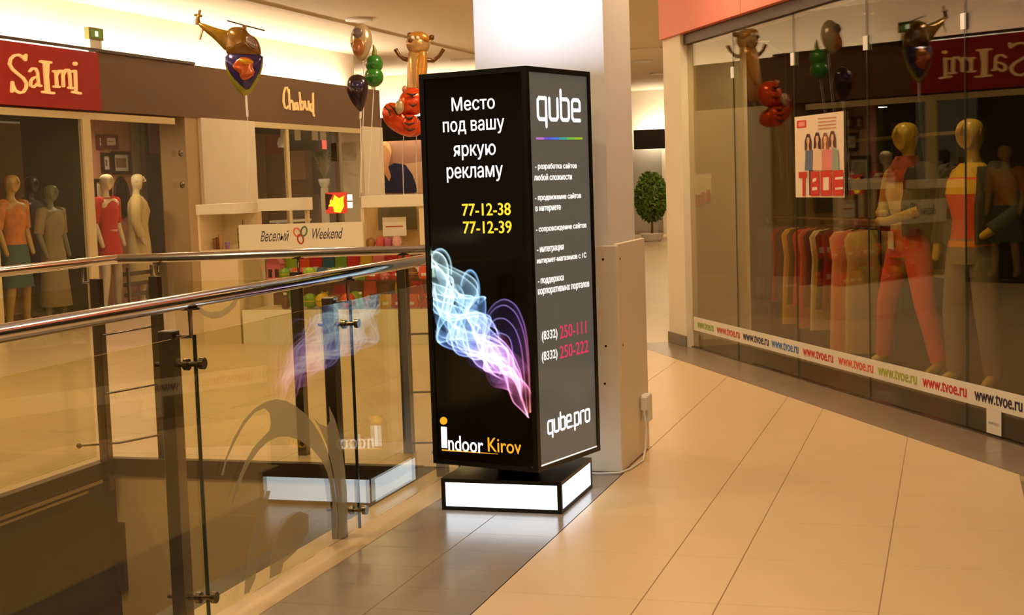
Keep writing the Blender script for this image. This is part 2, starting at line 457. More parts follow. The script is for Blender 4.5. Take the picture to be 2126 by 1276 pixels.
# ------------------------------------------------------------------ clothes shop front on the right: structure
FZ = 2.73
def sbox(s0, s1, o0, o1, z0, z1):
    """box in the shop's own axes (along the front, into the shop, up)"""
    q = [st(s0, o0, 0), st(s1, o0, 0), st(s1, o1, 0), st(s0, o1, 0)]
    mb = MB(); mb.rings([[(v.x, v.y, z0) for v in q], [(v.x, v.y, z1) for v in q]], False); return mb
pil = struct(sbox(4.52, 4.98, -0.06, 0.55, 0.0, FZ).build('pilaster_right', MATS['cream_panel']))
struct(sbox(4.515, 4.985, -0.072, -0.058, 0.004, 0.10).build('baseboard_pilaster', mat('grey_base', (128, 116, 102), 0.5)))
fr_ = bpy.data.objects.new('trim_right_fascia', None); COL.objects.link(fr_); fr_['kind'] = 'structure'
for a, b in ((4.985, 3.065), (3.055, 1.30), (1.29, -0.5), (-0.51, -2.4), (-2.41, -4.4)):
    sbox(a, b, -0.09, -0.03, FZ, CEIL).build('fascia_panel', MATS['pink_red_fascia'], fr_)
sbox(4.98, -4.4, -0.03, 0.15, FZ-0.09, CEIL).build('fascia_core', MATS['dark_trim'], fr_)
struct(sbox(4.52, 4.60, 0.05, 0.52, 0.0, FZ).build('wall_shop_return', mat('return_wall', (226, 206, 164), 0.6)))
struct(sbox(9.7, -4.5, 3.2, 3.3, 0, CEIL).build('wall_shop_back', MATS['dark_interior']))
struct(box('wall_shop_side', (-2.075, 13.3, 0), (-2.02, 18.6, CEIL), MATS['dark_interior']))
def shop_poly(z0, z1, o0):
    P = [st(-4.5, o0, 0), st(4.5, o0, 0), st(4.5, 0.56, 0), st(4.9, 0.56, 0), Vector((-2.01, 13.3, 0)), Vector((-2.01, 18.4, 0)), st(9.5, 3.19, 0), st(-4.5, 3.19, 0)]
    return MB().prism([(p.x, p.y, z0) for p in P], z1-z0, (0, 0, 1))
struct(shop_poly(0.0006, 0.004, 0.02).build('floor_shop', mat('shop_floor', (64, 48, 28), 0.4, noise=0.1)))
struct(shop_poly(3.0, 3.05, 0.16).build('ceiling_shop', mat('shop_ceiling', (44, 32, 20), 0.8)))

# ------------------------------------------------------------------ rotating light box in the middle
KC = Vector((-1.976, 6.384, 0.003)); KA = math.radians(15.17); KW = 0.576; KZ0, KZ1 = 0.203, 2.003
kv = Vector((math.cos(KA), -math.sin(KA), 0)); ku = Vector((math.sin(KA), math.cos(KA), 0)); ZZ = Vector((0, 0, 1))
kiosk = empty('advertising_light_box', KC, 0, 'tall black rotating advertising light box glowing beside the column', 'light box')
def kpt(a, b, z): v = KC + kv*a + ku*b; return Vector((v.x, v.y, z))
def kbox(mb, a0, a1, b0, b1, z0, z1):
    q = [kpt(a0, b0, 0), kpt(a1, b0, 0), kpt(a1, b1, 0), kpt(a0, b1, 0)]
    return mb.rings([[(v.x, v.y, z0) for v in q], [(v.x, v.y, z1) for v in q]], False)
H_ = KW/2; T_ = 0.026
fr = MB()
for sx in (-1, 1):
    for sy in (-1, 1):
        kbox(fr, sx*H_, sx*(H_-T_), sy*H_, sy*(H_-T_), KZ0, KZ1)
for z0, z1 in ((KZ0, KZ0+0.022), (KZ1-0.024, KZ1)):
    for sy in (-1, 1):
        kbox(fr, -H_+T_, H_-T_, sy*H_, sy*(H_-T_), z0, z1); kbox(fr, sy*H_, sy*(H_-T_), -H_+T_, H_-T_, z0, z1)
kbox(fr, -H_+T_, H_-T_, -H_+T_, H_-T_, KZ0, KZ0+0.012)
rel(fr.build('frame', MATS['black_frame'], kiosk), kiosk)
PI_ = H_-0.006     # panels sit a little behind the frame's face
def film(name, rgb, glow):
    m = mat(name, rgb, 0.10, emit=glow, spec=0.5)
    nt = m.node_tree; b = nt.nodes['Principled BSDF']
    tc = nt.nodes.new('ShaderNodeTexCoord'); nz = nt.nodes.new('ShaderNodeTexNoise'); nz.inputs['Scale'].default_value = 1.6; nz.inputs['Detail'].default_value = 1.0
    bp = nt.nodes.new('ShaderNodeBump'); bp.inputs['Strength'].default_value = 0.12; bp.inputs['Distance'].default_value = 0.05
    nt.links.new(tc.outputs['Object'], nz.inputs['Vector']); nt.links.new(nz.outputs['Fac'], bp.inputs['Height']); nt.links.new(bp.outputs['Normal'], b.inputs['Normal'])
    return m
film('print_black', (16, 13, 9), 0.0); film('print_grey', (92, 90, 82), 0.62)
panL = rel(kbox(MB(), -H_+T_, H_-T_, -PI_, -PI_+0.004, KZ0+0.022, KZ1-0.024).build('printed_panel', MATS['print_black'], kiosk), kiosk)
panR = rel(kbox(MB(), PI_-0.004, PI_, -H_+T_, H_-T_, KZ0+0.022, KZ1-0.024).build('printed_panel', MATS['print_grey'], kiosk), kiosk)
panL['label'] = 'black panel with white and yellow lettering and coloured smoke'; panR['label'] = 'dark grey panel with white lettering and pink phone numbers'
rel(kbox(MB(), -H_+T_, H_-T_, PI_-0.004, PI_, KZ0+0.022, KZ1-0.024).build('printed_panel', MATS['print_black'], kiosk), kiosk)
rel(kbox(MB(), -PI_, -PI_+0.004, -H_+T_, H_-T_, KZ0+0.022, KZ1-0.024).build('printed_panel', MATS['print_grey'], kiosk), kiosk)
lid = rel(kbox(MB(), -H_+T_, H_-T_, -H_+T_, H_-T_, KZ1-0.03, KZ1-0.012).build('glowing_top', emit_mat('box_top_glow', (226, 232, 255), 20.0), kiosk), kiosk)
rel(MB().lathe([(0.10, 0.147+0.003), (0.10, 0.17), (0.13, 0.19), (0.13, KZ0)], (KC.x, KC.y), 24).build('turntable', MATS['black_frame'], kiosk), kiosk)
# pedestal
BH = 0.2872
bs = MB(); bz = 0.003
for sx in (-1, 1):
    for sy in (-1, 1):
        bs.box((KC.x+sx*BH, KC.y+sy*BH, bz), (KC.x+sx*(BH-0.02), KC.y+sy*(BH-0.02), bz+0.147))
for sy in (-1, 1):
    for z0, z1 in ((bz, bz+0.018), (bz+0.129, bz+0.147)):
        bs.box((KC.x-BH+0.02, KC.y+sy*BH, z0), (KC.x+BH-0.02, KC.y+sy*(BH-0.02), z1)); bs.box((KC.x+sy*BH, KC.y-BH+0.02, z0), (KC.x+sy*(BH-0.02), KC.y+BH-0.02, z1))
bs.box((KC.x-BH+0.02, KC.y-BH+0.02, bz+0.135), (KC.x+BH-0.02, KC.y+BH-0.02, bz+0.147))
rel(bs.build('pedestal_frame', MATS['black_frame'], kiosk), kiosk)
gl_m = emit_mat('pedestal_glow', (236, 246, 255), 2.6)
for sy in (-1, 1):
    rel(box('glowing_panel', (KC.x-BH+0.02, KC.y+sy*(BH-0.004), bz+0.018), (KC.x+BH-0.02, KC.y+sy*(BH-0.010), bz+0.129), gl_m, kiosk), kiosk)
    rel(box('glowing_panel', (KC.x+sy*(BH-0.004), KC.y-BH+0.02, bz+0.018), (KC.x+sy*(BH-0.010), KC.y+BH-0.02, bz+0.129), gl_m, kiosk), kiosk)

# prints on the two faces in view (backlit lettering)
white_l = emit_mat('backlit_white', (255, 252, 250), 1.5)
cream_l = emit_mat('backlit_cream', (255, 246, 236), 1.15)
yellow_l = emit_mat('backlit_yellow', (255, 214, 52), 1.25)
orange_l = emit_mat('backlit_orange', (246, 168, 40), 1.15)
pink_l = emit_mat('backlit_pink', (236, 58, 96), 1.0)
FL = (kpt(-H_, -PI_-0.0005, 0), -ku, kv, panL); FR = (kpt(PI_+0.0005, -H_, 0), kv, ku, panR)
def on_face(F, px, py): return at_n(px, py, F[0], F[1])
def print_text(F, name, s, m, x0, x1, y, hpx, bold=0.0, shear=0.0):
    a = on_face(F, x0, y[0]); b = on_face(F, x1, y[1])
    wd = (b-a).dot(F[2]); hh = hpx*0.00217*(1.0 if F is FL else 1.0)
    zc = (a.z+b.z)/2
    o = Vector((a.x, a.y, zc-hh/2))
    t = text(name, s, m, F[3], o+F[1]*0.0004, F[2], ZZ, wd, hh, shear, bold)
    return t
print_text(FL, 'lettering', 'Место', white_l, 938, 1027, (216, 212), 28, 0.0008)
print_text(FL, 'lettering', 'под вашу', white_l, 920, 1047, (266, 262), 30, 0.0008)
print_text(FL, 'lettering', 'яркую', white_l, 942, 1029, (317, 314), 31, 0.0008)
print_text(FL, 'lettering', 'рекламу', white_l, 928, 1044, (362, 360), 32, 0.0008)
print_text(FL, 'phone_number', '77-12-38', yellow_l, 960, 1060, (435, 434), 25, 0.0014)
print_text(FL, 'phone_number', '77-12-39', yellow_l, 962, 1062, (472, 471), 25, 0.0014)
print_text(FL, 'logo_lettering', 'ndoor', white_l, 931, 1003, (919, 924), 33, 0.001)
print_text(FL, 'logo_lettering', 'Kirov', orange_l, 1013, 1082, (922, 928), 30, 0.0008)
def face_poly(F, pts, m, name, thick=0.0008):
    return MB().prism([on_face(F, *p) for p in pts], thick, F[1]).build(name, m, F[3])
face_poly(FL, [(915.5, 885), (927.5, 886), (929, 930), (917, 929)], white_l, 'logo_bar')
face_poly(FL, [(921+7.6*math.cos(k*math.pi/10), 873+8.2*math.sin(k*math.pi/10)) for k in range(20)], orange_l, 'logo_dot')
face_poly(FL, [(917.6, 932), (1034, 941.6), (1034, 942.6), (917.6, 935)], orange_l, 'logo_underline')
face_poly(FL, [(903, 952.5), (1106, 969.5), (1106, 973.5), (903, 956.5)], cream_l, 'light_strip')
face_poly(FR, [(1123, 965.5), (1242, 923.5), (1242, 928), (1123, 970)], cream_l, 'light_strip')

QUBE = [[(.7, 0), (.12, 0), (0, .12), (0, .88), (.12, 1), (.7, 1), (.7, -.34)],
        [(1, 1), (1, .12), (1.12, 0), (1.58, 0), (1.7, .12), (1.7, 1)],
        [(2, 1.42), (2, .12), (2.12, 0), (2.58, 0), (2.7, .12), (2.7, .88), (2.58, 1), (2, 1)],
        [(3, .5), (3.7, .5), (3.7, .88), (3.58, 1), (3.12, 1), (3, .88), (3, .12), (3.12, 0), (3.7, 0)]]
PRO = [[(3.98, 0), (4.0, 0)], [(4.3, -.36), (4.3, 1), (4.88, 1), (5, .88), (5, .12), (4.88, 0), (4.3, 0)],
       [(5.3, 0), (5.3, .88), (5.42, 1), (5.85, 1)],
       [(6.1, .12), (6.22, 0), (6.68, 0), (6.8, .12), (6.8, .88), (6.68, 1), (6.22, 1), (6.1, .88), (6.1, .12)]]
def logo(F, lines, x0, x1, ybase, units, xh_px, wstroke, name):
    a = on_face(F, x0, ybase[0]); b = on_face(F, x1, ybase[1]); wd = (b-a).dot(F[2]); sx = wd/units; sy = xh_px*0.00217
    z0 = (a.z+b.z)/2
    # strokes are drawn in metres so the pen keeps its width
    L = [[(p[0]*sx, p[1]*sy) for p in l] for l in lines]
    f = lambda q: Vector((a.x, a.y, z0)) + F[2]*q[0] + ZZ*q[1] + F[1]*0.0004
    return MB().strokes(L, wstroke, f, F[1], 0.0008).build(name, white_l, F[3])
logo(FR, QUBE, 1117, 1204, (246, 251), 3.7, 43, 0.017, 'logo_lettering')
logo(FR, QUBE+PRO, 1138, 1224, (901, 872), 6.8, 26, 0.011, 'logo_lettering')
# rainbow rule under the logo
rb = [(196, 120, 200), (110, 90, 220), (80, 120, 230), (60, 170, 150), (120, 190, 60), (160, 190, 40)]
for i, c in enumerate(rb):
    xa = 1113+i*16; xb = xa+16; ya = 287.3
    face_poly(FR, [(xa, ya-2.2), (xb, ya-2.2), (xb, ya+2.2), (xa, ya+2.2)], emit_mat('rainbow_%d' % i, c, 1.0), 'rainbow_rule')
for s_, x0, x1, y, hp in (('- разработка сайтов', 1111, 1197, (347, 344), 14), ('любой сложности', 1109, 1187, (368, 366), 13),
        ('- продвижение сайтов', 1111, 1206, (412, 406), 14), ('в интернете', 1112, 1164, (435, 432), 13),
        ('- сопровождение сайтов', 1113, 1217, (478, 467), 14), ('- интеграция', 1115, 1170, (520, 515), 14),
        ('интернет-магазинов с 1С', 1115, 1217, (543, 530), 14), ('- поддержка', 1117, 1170, (585, 579), 14),
        ('корпоративных порталов', 1117, 1223, (608, 591), 15)):
    print_text(FR, 'small_print', s_, cream_l, x0, x1, y, hp, 0.0016)
print_text(FR, 'phone_code', '(8332)', cream_l, 1125, 1157, (699, 694), 24, 0.0012)
print_text(FR, 'phone_number', '250-111', pink_l, 1162, 1217, (689, 679), 27, 0.0008)
print_text(FR, 'phone_code', '(8332)', cream_l, 1125, 1157, (742, 736), 24, 0.0012)
print_text(FR, 'phone_number', '250-222', pink_l, 1162, 1221, (730, 719), 27, 0.0008)

# coloured smoke printed on the black panel: silky sheets, colour runs from white-blue to orange-red
def smoke():
    NX, NY = 200, 350
    rng = np.random.default_rng(3)
    X0, X1, Y0, Y1 = 888.0, 1104.0, 484.0, 872.0
    ctrl = np.array([(880, 520), (912, 585), (945, 655), (985, 700), (1030, 742), (1068, 785), (1100, 850)], float)
    wid = np.array([40, 70, 80, 66, 60, 48, 22], float)
    colr = np.array([(0.78, 1.0, 0.92), (0.62, 0.90, 1.0), (0.36, 0.64, 1.0), (0.34, 0.46, 1.0), (0.68, 0.42, 1.0), (1.0, 0.36, 0.80), (1.0, 0.34, 0.26)])
    tt = np.linspace(0, 1, 700); kk = np.linspace(0, 1, 7)
    cx = np.interp(tt, kk, ctrl[:, 0]); cy = np.interp(tt, kk, ctrl[:, 1])
    ker = np.ones(60)/60
    cx = np.convolve(np.pad(cx, 30, mode='edge'), ker, 'same')[30:-30]; cy = np.convolve(np.pad(cy, 30, mode='edge'), ker, 'same')[30:-30]
    wd = np.interp(tt, kk, wid)
    dx = np.gradient(cx); dy = np.gradient(cy); ln = np.hypot(dx, dy); nx, ny = -dy/ln, dx/ln
    col = np.stack([np.interp(tt, kk, colr[:, c]) for c in range(3)], 1)
    img = np.zeros((NY, NX, 3))
    def splat(px, py, c, a):
        gx = (px-X0)/(X1-X0)*(NX-1); gy = (py-Y0)/(Y1-Y0)*(NY-1)
        ix = np.floor(gx).astype(int); iy = np.floor(gy).astype(int); fx = gx-ix; fy = gy-iy
        for ox, oy, wgt in ((0, 0, (1-fx)*(1-fy)), (1, 0, fx*(1-fy)), (0, 1, (1-fx)*fy), (1, 1, fx*fy)):
            ok = (ix+ox >= 0) & (ix+ox < NX) & (iy+oy >= 0) & (iy+oy < NY)
            np.add.at(img, (iy[ok]+oy, ix[ok]+ox), (c*(a*wgt)[:, None])[ok])
    def strand():
        q = np.zeros_like(tt)
        for h in range(3):
            q += rng.uniform(0.2, 0.62)/(h*0.6+1)*np.sin(2*np.pi*(rng.uniform(0.5, 1.1)*(h+1)*tt*1.25+rng.uniform()))
        along = rng.uniform(0.01, 0.045)*np.sin(2*np.pi*(rng.uniform(1.2, 3.2)*tt+rng.uniform()))
        q = np.clip(q, -1.05, 1.05)
        t2 = np.clip(tt+along, 0, 1)
        return (np.interp(t2, tt, cx)+np.interp(t2, tt, nx)*q*wd, np.interp(t2, tt, cy)+np.interp(t2, tt, ny)*q*wd)
    for sh in range(22):
        a = strand(); b = strand(); n = 46
        t0, t1 = sorted(rng.uniform(0, 1, 2)); t0 *= 0.45; t1 = 1-(1-t1)*0.55
        env = np.clip((tt-t0)/0.06, 0, 1)*np.clip((t1-tt)/0.06, 0, 1)
        for i in range(n):
            f = (i/(n-1))**1.7*0.85
            br = (1.3 if i == 0 else 0.15+0.20*math.exp(-i/4.0))
            splat(a[0]*(1-f)+b[0]*f, a[1]*(1-f)+b[1]*f, col, br*env*0.42)
    # a wide veil that arches out on the right and falls to the lower corner
    def spl(P):
        P = np.array(P, float); k = np.linspace(0, 1, len(P)); t = np.linspace(0, 1, 900)
        q = [np.interp(t, k, P[:, c]) for c in (0, 1)]; kr = np.ones(110)/110
        return [np.convolve(np.pad(v, 55, mode='edge'), kr, 'same')[55:-55] for v in q]
    oa = spl([(985, 735), (1000, 672), (1022, 632), (1048, 618), (1074, 634), (1092, 680), (1099, 750), (1102, 868)])
    ob = spl([(1000, 740), (1015, 700), (1036, 690), (1052, 700), (1062, 726), (1070, 762), (1080, 805), (1096, 868)])
    t9 = np.linspace(0, 1, 900)
    cv = np.stack([np.interp(t9, [0, .4, .65, .85, 1], c) for c in ((.45, .42, .62, 1.0, 1.0), (.45, .36, .36, .34, .36), (1.0, .72, 1.0, .62, .30))], 1)
    for i in range(60):
        f = i/59; wv = 5*np.sin(9*t9+f*4)*f
        br = (0.9 if i in (0, 9, 30, 58) else 0.035+0.05*math.exp(-i/5))
        splat(oa[0]*(1-f)+ob[0]*f+wv, oa[1]*(1-f)+ob[1]*f, cv, br*0.40*(0.45+0.9*t9**2))
    oc = spl([(1040, 760), (1052, 790), (1058, 815), (1066, 835), (1082, 850), (1099, 868)])
    for i in range(40):
        f = i/39
        splat(oc[0]*(1-f)+ob[0]*f, oc[1]*(1-f)+ob[1]*f, np.tile([1.0, .38, .62], (900, 1)), np.full(900, (0.55 if i in (0, 20) else 0.05)*0.40))
    # thin loops leaving the body of the smoke
    for (lx, ly, rx, ry, a0, a1, tcol) in ((914, 560, 24, 44, 3.0, 6.5, 1), (976, 604, 20, 44, 3.4, 6.9, 2)):
        aa = np.linspace(a0, a1, 420)
        for e in range(26):
            g = 1-0.007*e; br = 0.45 if e == 0 else 0.10*math.exp(-e/10)
            splat(lx+rx*g*np.cos(aa), ly+ry*g*np.sin(aa), np.tile(colr[tcol], (420, 1)), np.full(420, br*0.45))
    # green leaf-shaped tip at the left edge
    for e in range(40):
        f = e/39; yy = np.linspace(486, 575, 300); xx = 888.5+f*(yy-486)*0.17
        splat(xx, yy, np.tile([0.55, 0.85, 0.55], (300, 1)), np.full(300, 0.05))
    k1 = np.array([1, 2, 1])/4
    for c in range(3):
        img[:, :, c] = np.apply_along_axis(lambda v: np.convolve(v, k1, 'same'), 0, img[:, :, c])
        img[:, :, c] = np.apply_along_axis(lambda v: np.convolve(v, k1, 'same'), 1, img[:, :, c])
    img = 1-np.exp(-img*1.25)
    A = on_face(FL, X0, Y0); 
    corners = [on_face(FL, X0+1, Y0+1), on_face(FL, X1-2, Y0), on_face(FL, X0+10, Y1), on_face(FL, X1-1, Y1)]
    a0 = max((corners[0]-FL[0]).dot(kv), T_+0.002); a1 = min((corners[3]-FL[0]).dot(kv), KW-T_-0.002)
    P = []
    V_ = np.zeros((NY, NX, 3))
    # grid in the panel's own plane
    gx = np.linspace(X0, X1, NX); gy = np.linspace(Y0, Y1, NY)
    o = Vector((0, 0, EYE)); n = -ku; den0 = (FL[0]-o).dot(n)
    R = np.array(CF)[None, None]+np.array(CR)[None, None]*((gx[None, :, None]-1063)/F_PX)-np.array(CU)[None, None]*((gy[:, None, None]-638)/F_PX)
    t = den0/(R@np.array(n)); V_ = np.array(o)+R*t[..., None]+np.array(-ku)*0.0003
    aa = (V_-np.array(FL[0]))@np.array(kv)
    keep = (aa > T_+0.001) & (aa < KW-T_-0.001)
    idx = np.arange(NX*NY).reshape(NY, NX)
    q = np.stack([idx[:-1, :-1], idx[1:, :-1], idx[1:, 1:], idx[:-1, 1:]], -1).reshape(-1, 4)
    lum = img.max(2).reshape(-1); kp = keep.reshape(-1)
    ok = kp[q].all(1) & (lum[q].max(1) > 0.012)
    q = q[ok]
    used, inv = np.unique(q, return_inverse=True)
    me = bpy.data.meshes.new('smoke_print')
    me.from_pydata(V_.reshape(-1, 3)[used].tolist(), [], inv.reshape(-1, 4).tolist())
    at = me.color_attributes.new('ink', 'FLOAT_COLOR', 'POINT')
    cc = np.ones((len(used), 4)); cc[:, :3] = img.reshape(-1, 3)[used]**1.5
    at.data.foreach_set('color', cc.ravel())
    m = bpy.data.materials.new('smoke_ink'); m.use_nodes = True; nt = m.node_tree; nt.nodes.clear()
    out = nt.nodes.new('ShaderNodeOutputMaterial'); em = nt.nodes.new('ShaderNodeEmission'); em.inputs[1].default_value = 1.5
    ca = nt.nodes.new('ShaderNodeVertexColor'); ca.layer_name = 'ink'
    trn = nt.nodes.new('ShaderNodeBsdfTransparent'); ad = nt.nodes.new('ShaderNodeAddShader')
    nt.links.new(ca.outputs[0], em.inputs[0]); nt.links.new(em.outputs[0], ad.inputs[0]); nt.links.new(trn.outputs[0], ad.inputs[1]); nt.links.new(ad.outputs[0], out.inputs[0])
    me.materials.append(m)
    link(bpy.data.objects.new('smoke_print', me), panL)
smoke()

# ------------------------------------------------------------------ balustrades
GX = -2.437; RZ = 1.14; RR = 0.026
def post(root, x, y, ox, oy, name='post'):
    """steel post standing on the opening's side (ox, oy points from the glass line to the post), with handrail bracket"""
    px_, py_ = x+ox*0.085, y+oy*0.085
    p = MB().box((px_-0.027, py_-0.027, -0.16), (px_+0.027, py_+0.027, 1.04), 0.003).build(name, MATS['steel_dark'], root); rel(p, root)
    MB().tube([(px_, py_, 1.02), (px_-ox*0.085, py_-oy*0.085, 1.02), (px_-ox*0.085, py_-oy*0.085, RZ-RR+0.004)], 0.008, 8).build('bracket', MATS['steel_dark'], p)
    MB().lathe([(0.035, RZ-RR-0.004), (0.035, RZ-RR+0.002)], (px_-ox*0.085, py_-oy*0.085), 12).build('saddle', MATS['steel_dark'], p)
    return p
def clampset(root, x, y, ox, oy, z):
    """arm through the glass with a plate on the post and a knob on the walkway side"""
    m = MB()
    m.tube([(x+ox*0.14, y+oy*0.14, z), (x+ox*0.03, y+oy*0.03, z), (x-ox*0.035, y-oy*0.035, z+0.004)], 0.009, 8)
    m.tube([(x-ox*0.028, y-oy*0.028, z+0.004), (x-ox*0.045, y-oy*0.045, z+0.004)], 0.020, 12)
    m.tube([(x+ox*0.014, y+oy*0.014, z), (x+ox*0.03, y+oy*0.03, z)], 0.020, 12)
    rel(m.build('clamp', MATS['steel_dark'], root), root)
nb = empty('glass_balustrade', (GX, 4.24, 0.0), 0, 'near glass balustrade with polished rail beside the light box', 'railing')
rel(MB().tube([(GX, 0.2, RZ), (GX, 3.2, RZ), (GX, 5.2, RZ), (GX, 7.66, RZ)], RR, 20).build('handrail', MATS['steel'], nb), nb)
PJ = [0.325, 1.63, 2.935, 4.24, 5.545, 6.85]
for y in PJ[1:]:
    post(nb, GX, y-0.02, -1, 0)
    for z in (0.925, 0.125): clampset(nb, GX, y-0.02, -1, 0, z)
pane_of = {}
for i in range(len(PJ)-1):
    p = box('glass_pane', (GX-0.005, PJ[i]+0.004, 0.045), (GX+0.005, PJ[i+1]-0.004, 1.025), MATS['rail_glass'], nb); rel(p, nb); pane_of[i] = p
    rel(MB().box((GX-0.0055, PJ[i+1]-0.0038, 0.045), (GX+0.0055, PJ[i+1]+0.0038, 1.024)).build('pane_edge', mat('glass_edge', (34, 48, 30), 0.2), nb), nb)
# etched ornament on the pane next to the light box
Z8 = lambda L: [(420+a*0.4043, 760+b*0.4043) for a, b in L]
orn = [Z8([(95, 560), (120, 470), (160, 370), (210, 280), (270, 215), (330, 180), (380, 168), (430, 178), (480, 205), (530, 245), (575, 300), (610, 360), (640, 430), (660, 510), (675, 590), (690, 700), (690, 880), (672, 880), (668, 700), (655, 600), (640, 540), (610, 480), (560, 420), (500, 380), (440, 360), (390, 362), (340, 385), (290, 430), (240, 500), (210, 560), (180, 640), (150, 720), (175, 600), (215, 500), (260, 420), (310, 365), (345, 330), (352, 290), (345, 240), (320, 215), (270, 235), (215, 300), (165, 390), (125, 480), (107, 560)]),
       Z8([(570, 265), (600, 295), (640, 310), (655, 280), (650, 205), (680, 270), (700, 340), (715, 420), (730, 520), (740, 620), (745, 750), (735, 880), (700, 890), (698, 760), (688, 640), (668, 520), (638, 400), (604, 320)]),
       Z8([(262, 850), (300, 720), (330, 640), (350, 640), (325, 740), (292, 860), (278, 1000), (272, 1090), (240, 1160), (215, 1170), (222, 1050), (232, 960)]),
       Z8([(440, 780), (500, 745), (545, 760), (545, 850), (480, 950), (415, 1010), (405, 1060), (345, 1090), (350, 960), (390, 860)])]
for k_, L in enumerate(orn):
    P = [at_x(px, py, GX+0.006) for px, py in L]
    P = [Vector((GX+0.0062, min(max(p.y, PJ[3]+0.02), PJ[4]+0.12), max(p.z, 0.05))) for p in P]
    MB().prism(P, 0.0006, (1, 0, 0)).build('etched_ornament', MATS['frosted'], pane_of[3])

fb = empty('glass_balustrade', (-4.53, 7.03, 0.0), 0, 'far glass balustrade that turns a corner across the opening', 'railing')
FA = Vector((-4.53, 7.10, 0)); FB = Vector((-2.437, 7.66, 0)); fd = (FB-FA).normalized(); fn = Vector((fd.y, -fd.x, 0))   # fn towards the opening
rel(MB().tube([(-4.50, 0.2, RZ), (-4.51, 3.5, RZ), (-4.53, 7.06, RZ)], RR, 16).build('handrail', MATS['steel'], fb), fb)
rel(MB().tube([(FA.x, FA.y-0.04, RZ), (FB.x+0.01, FB.y, RZ)], RR, 16).build('handrail', MATS['steel'], fb), fb)
rel(MB().sphere((-4.53, 7.06, RZ), 0.027).build('rail_elbow', MATS['steel'], fb), fb)
fpos = [0.22, 1.02, 1.62]
for t_ in fpos:
    q = FA+fd*t_; post(fb, q.x, q.y, fn.x, fn.y)
for y in (6.92, 5.6, 4.3):
    post(fb, -4.66, y, 1, 0)
def rpane(a, b, orn_=None):
    n = Vector((-(b-a).y, (b-a).x, 0)).normalized()*0.005
    m = MB().rings([[tuple(v+Vector((0, 0, z))) for v in (a+n, b+n, b-n, a-n)] for z in (0.045, 1.0)], False)
    return rel(m.build('glass_pane', MATS['rail_glass'], fb), fb)
p1 = rpane(FA+fd*0.30, FA+fd*1.0); p2 = rpane(FA+fd*1.04, FA+fd*2.1)
rpane(Vector((-4.60, 5.62, 0)), Vector((-4.60, 6.86, 0))); rpane(Vector((-4.60, 4.32, 0)), Vector((-4.60, 5.58, 0)))
# tie bars at the corner and at the right-hand end
for zb in (0.73, 0.40, 0.11):
    e = 0.10 if zb < 0.2 else 0.0
    q = FA+fd*0.22+fn*0.085
    m = MB().tube([(-4.575-e*1.4, 6.90-e*0.3, zb-0.01), (-4.50, 6.94, zb), (q.x, q.y-0.02, zb+0.03), (q.x+e*1.2, q.y-0.02+e*0.2, zb+0.035)], 0.006, 8)
    if e: m.sphere((-4.575-e*1.4, 6.90-e*0.3, zb-0.01), 0.016, 10, 6).sphere((q.x+e*1.2, q.y-0.02+e*0.2, zb+0.035), 0.016, 10, 6)
    rel(m.build('tie_bar', MATS['steel_dark'], fb), fb)
    a = FA+fd*1.62+fn*0.085; b = FA+fd*2.10+fn*0.085
    rel(MB().tube([(a.x, a.y, zb-0.06), (b.x, b.y, zb-0.06)], 0.006, 8).build('tie_bar', MATS['steel_dark'], fb), fb)
Z5 = [(380+a*0.2446, 460+b*0.2446) for a, b in [(120, 720), (165, 745), (240, 765), (320, 755), (390, 715), (440, 660), (470, 650), (450, 710), (390, 775), (320, 815), (250, 825), (180, 800), (135, 760)]]
P = [at_n(px, py, FA+fn*0.006, fn) for px, py in Z5]
MB().prism(P, 0.0006, fn).build('etched_ornament', MATS['frosted'], p1)

# ------------------------------------------------------------------ generic makers
def skin_mesh(name, V, E_, Rr, m, parent, sub=2, root=0):
    me = bpy.data.meshes.new(name); me.from_pydata(V, E_, []); o = bpy.data.objects.new(name, me); COL.objects.link(o)
    md = o.modifiers.new('skin', 'SKIN'); md.use_smooth_shade = True
    sv = me.skin_vertices[0].data
    for i, r in enumerate(Rr): sv[i].radius = (r, r) if not isinstance(r, tuple) else r
    for i in range(len(V)): sv[i].use_root = (i == root)
    sb = o.modifiers.new('sub', 'SUBSURF'); sb.levels = sub; sb.render_levels = sub
    dg = bpy.context.evaluated_depsgraph_get()
    nm = bpy.data.meshes.new_from_object(o.evaluated_get(dg)); nm.name = name
    bpy.data.objects.remove(o); bpy.data.meshes.remove(me)
    nm.materials.clear(); nm.materials.append(m)
    for p in nm.polygons: p.use_smooth = True
    return link(bpy.data.objects.new(name, nm), parent)

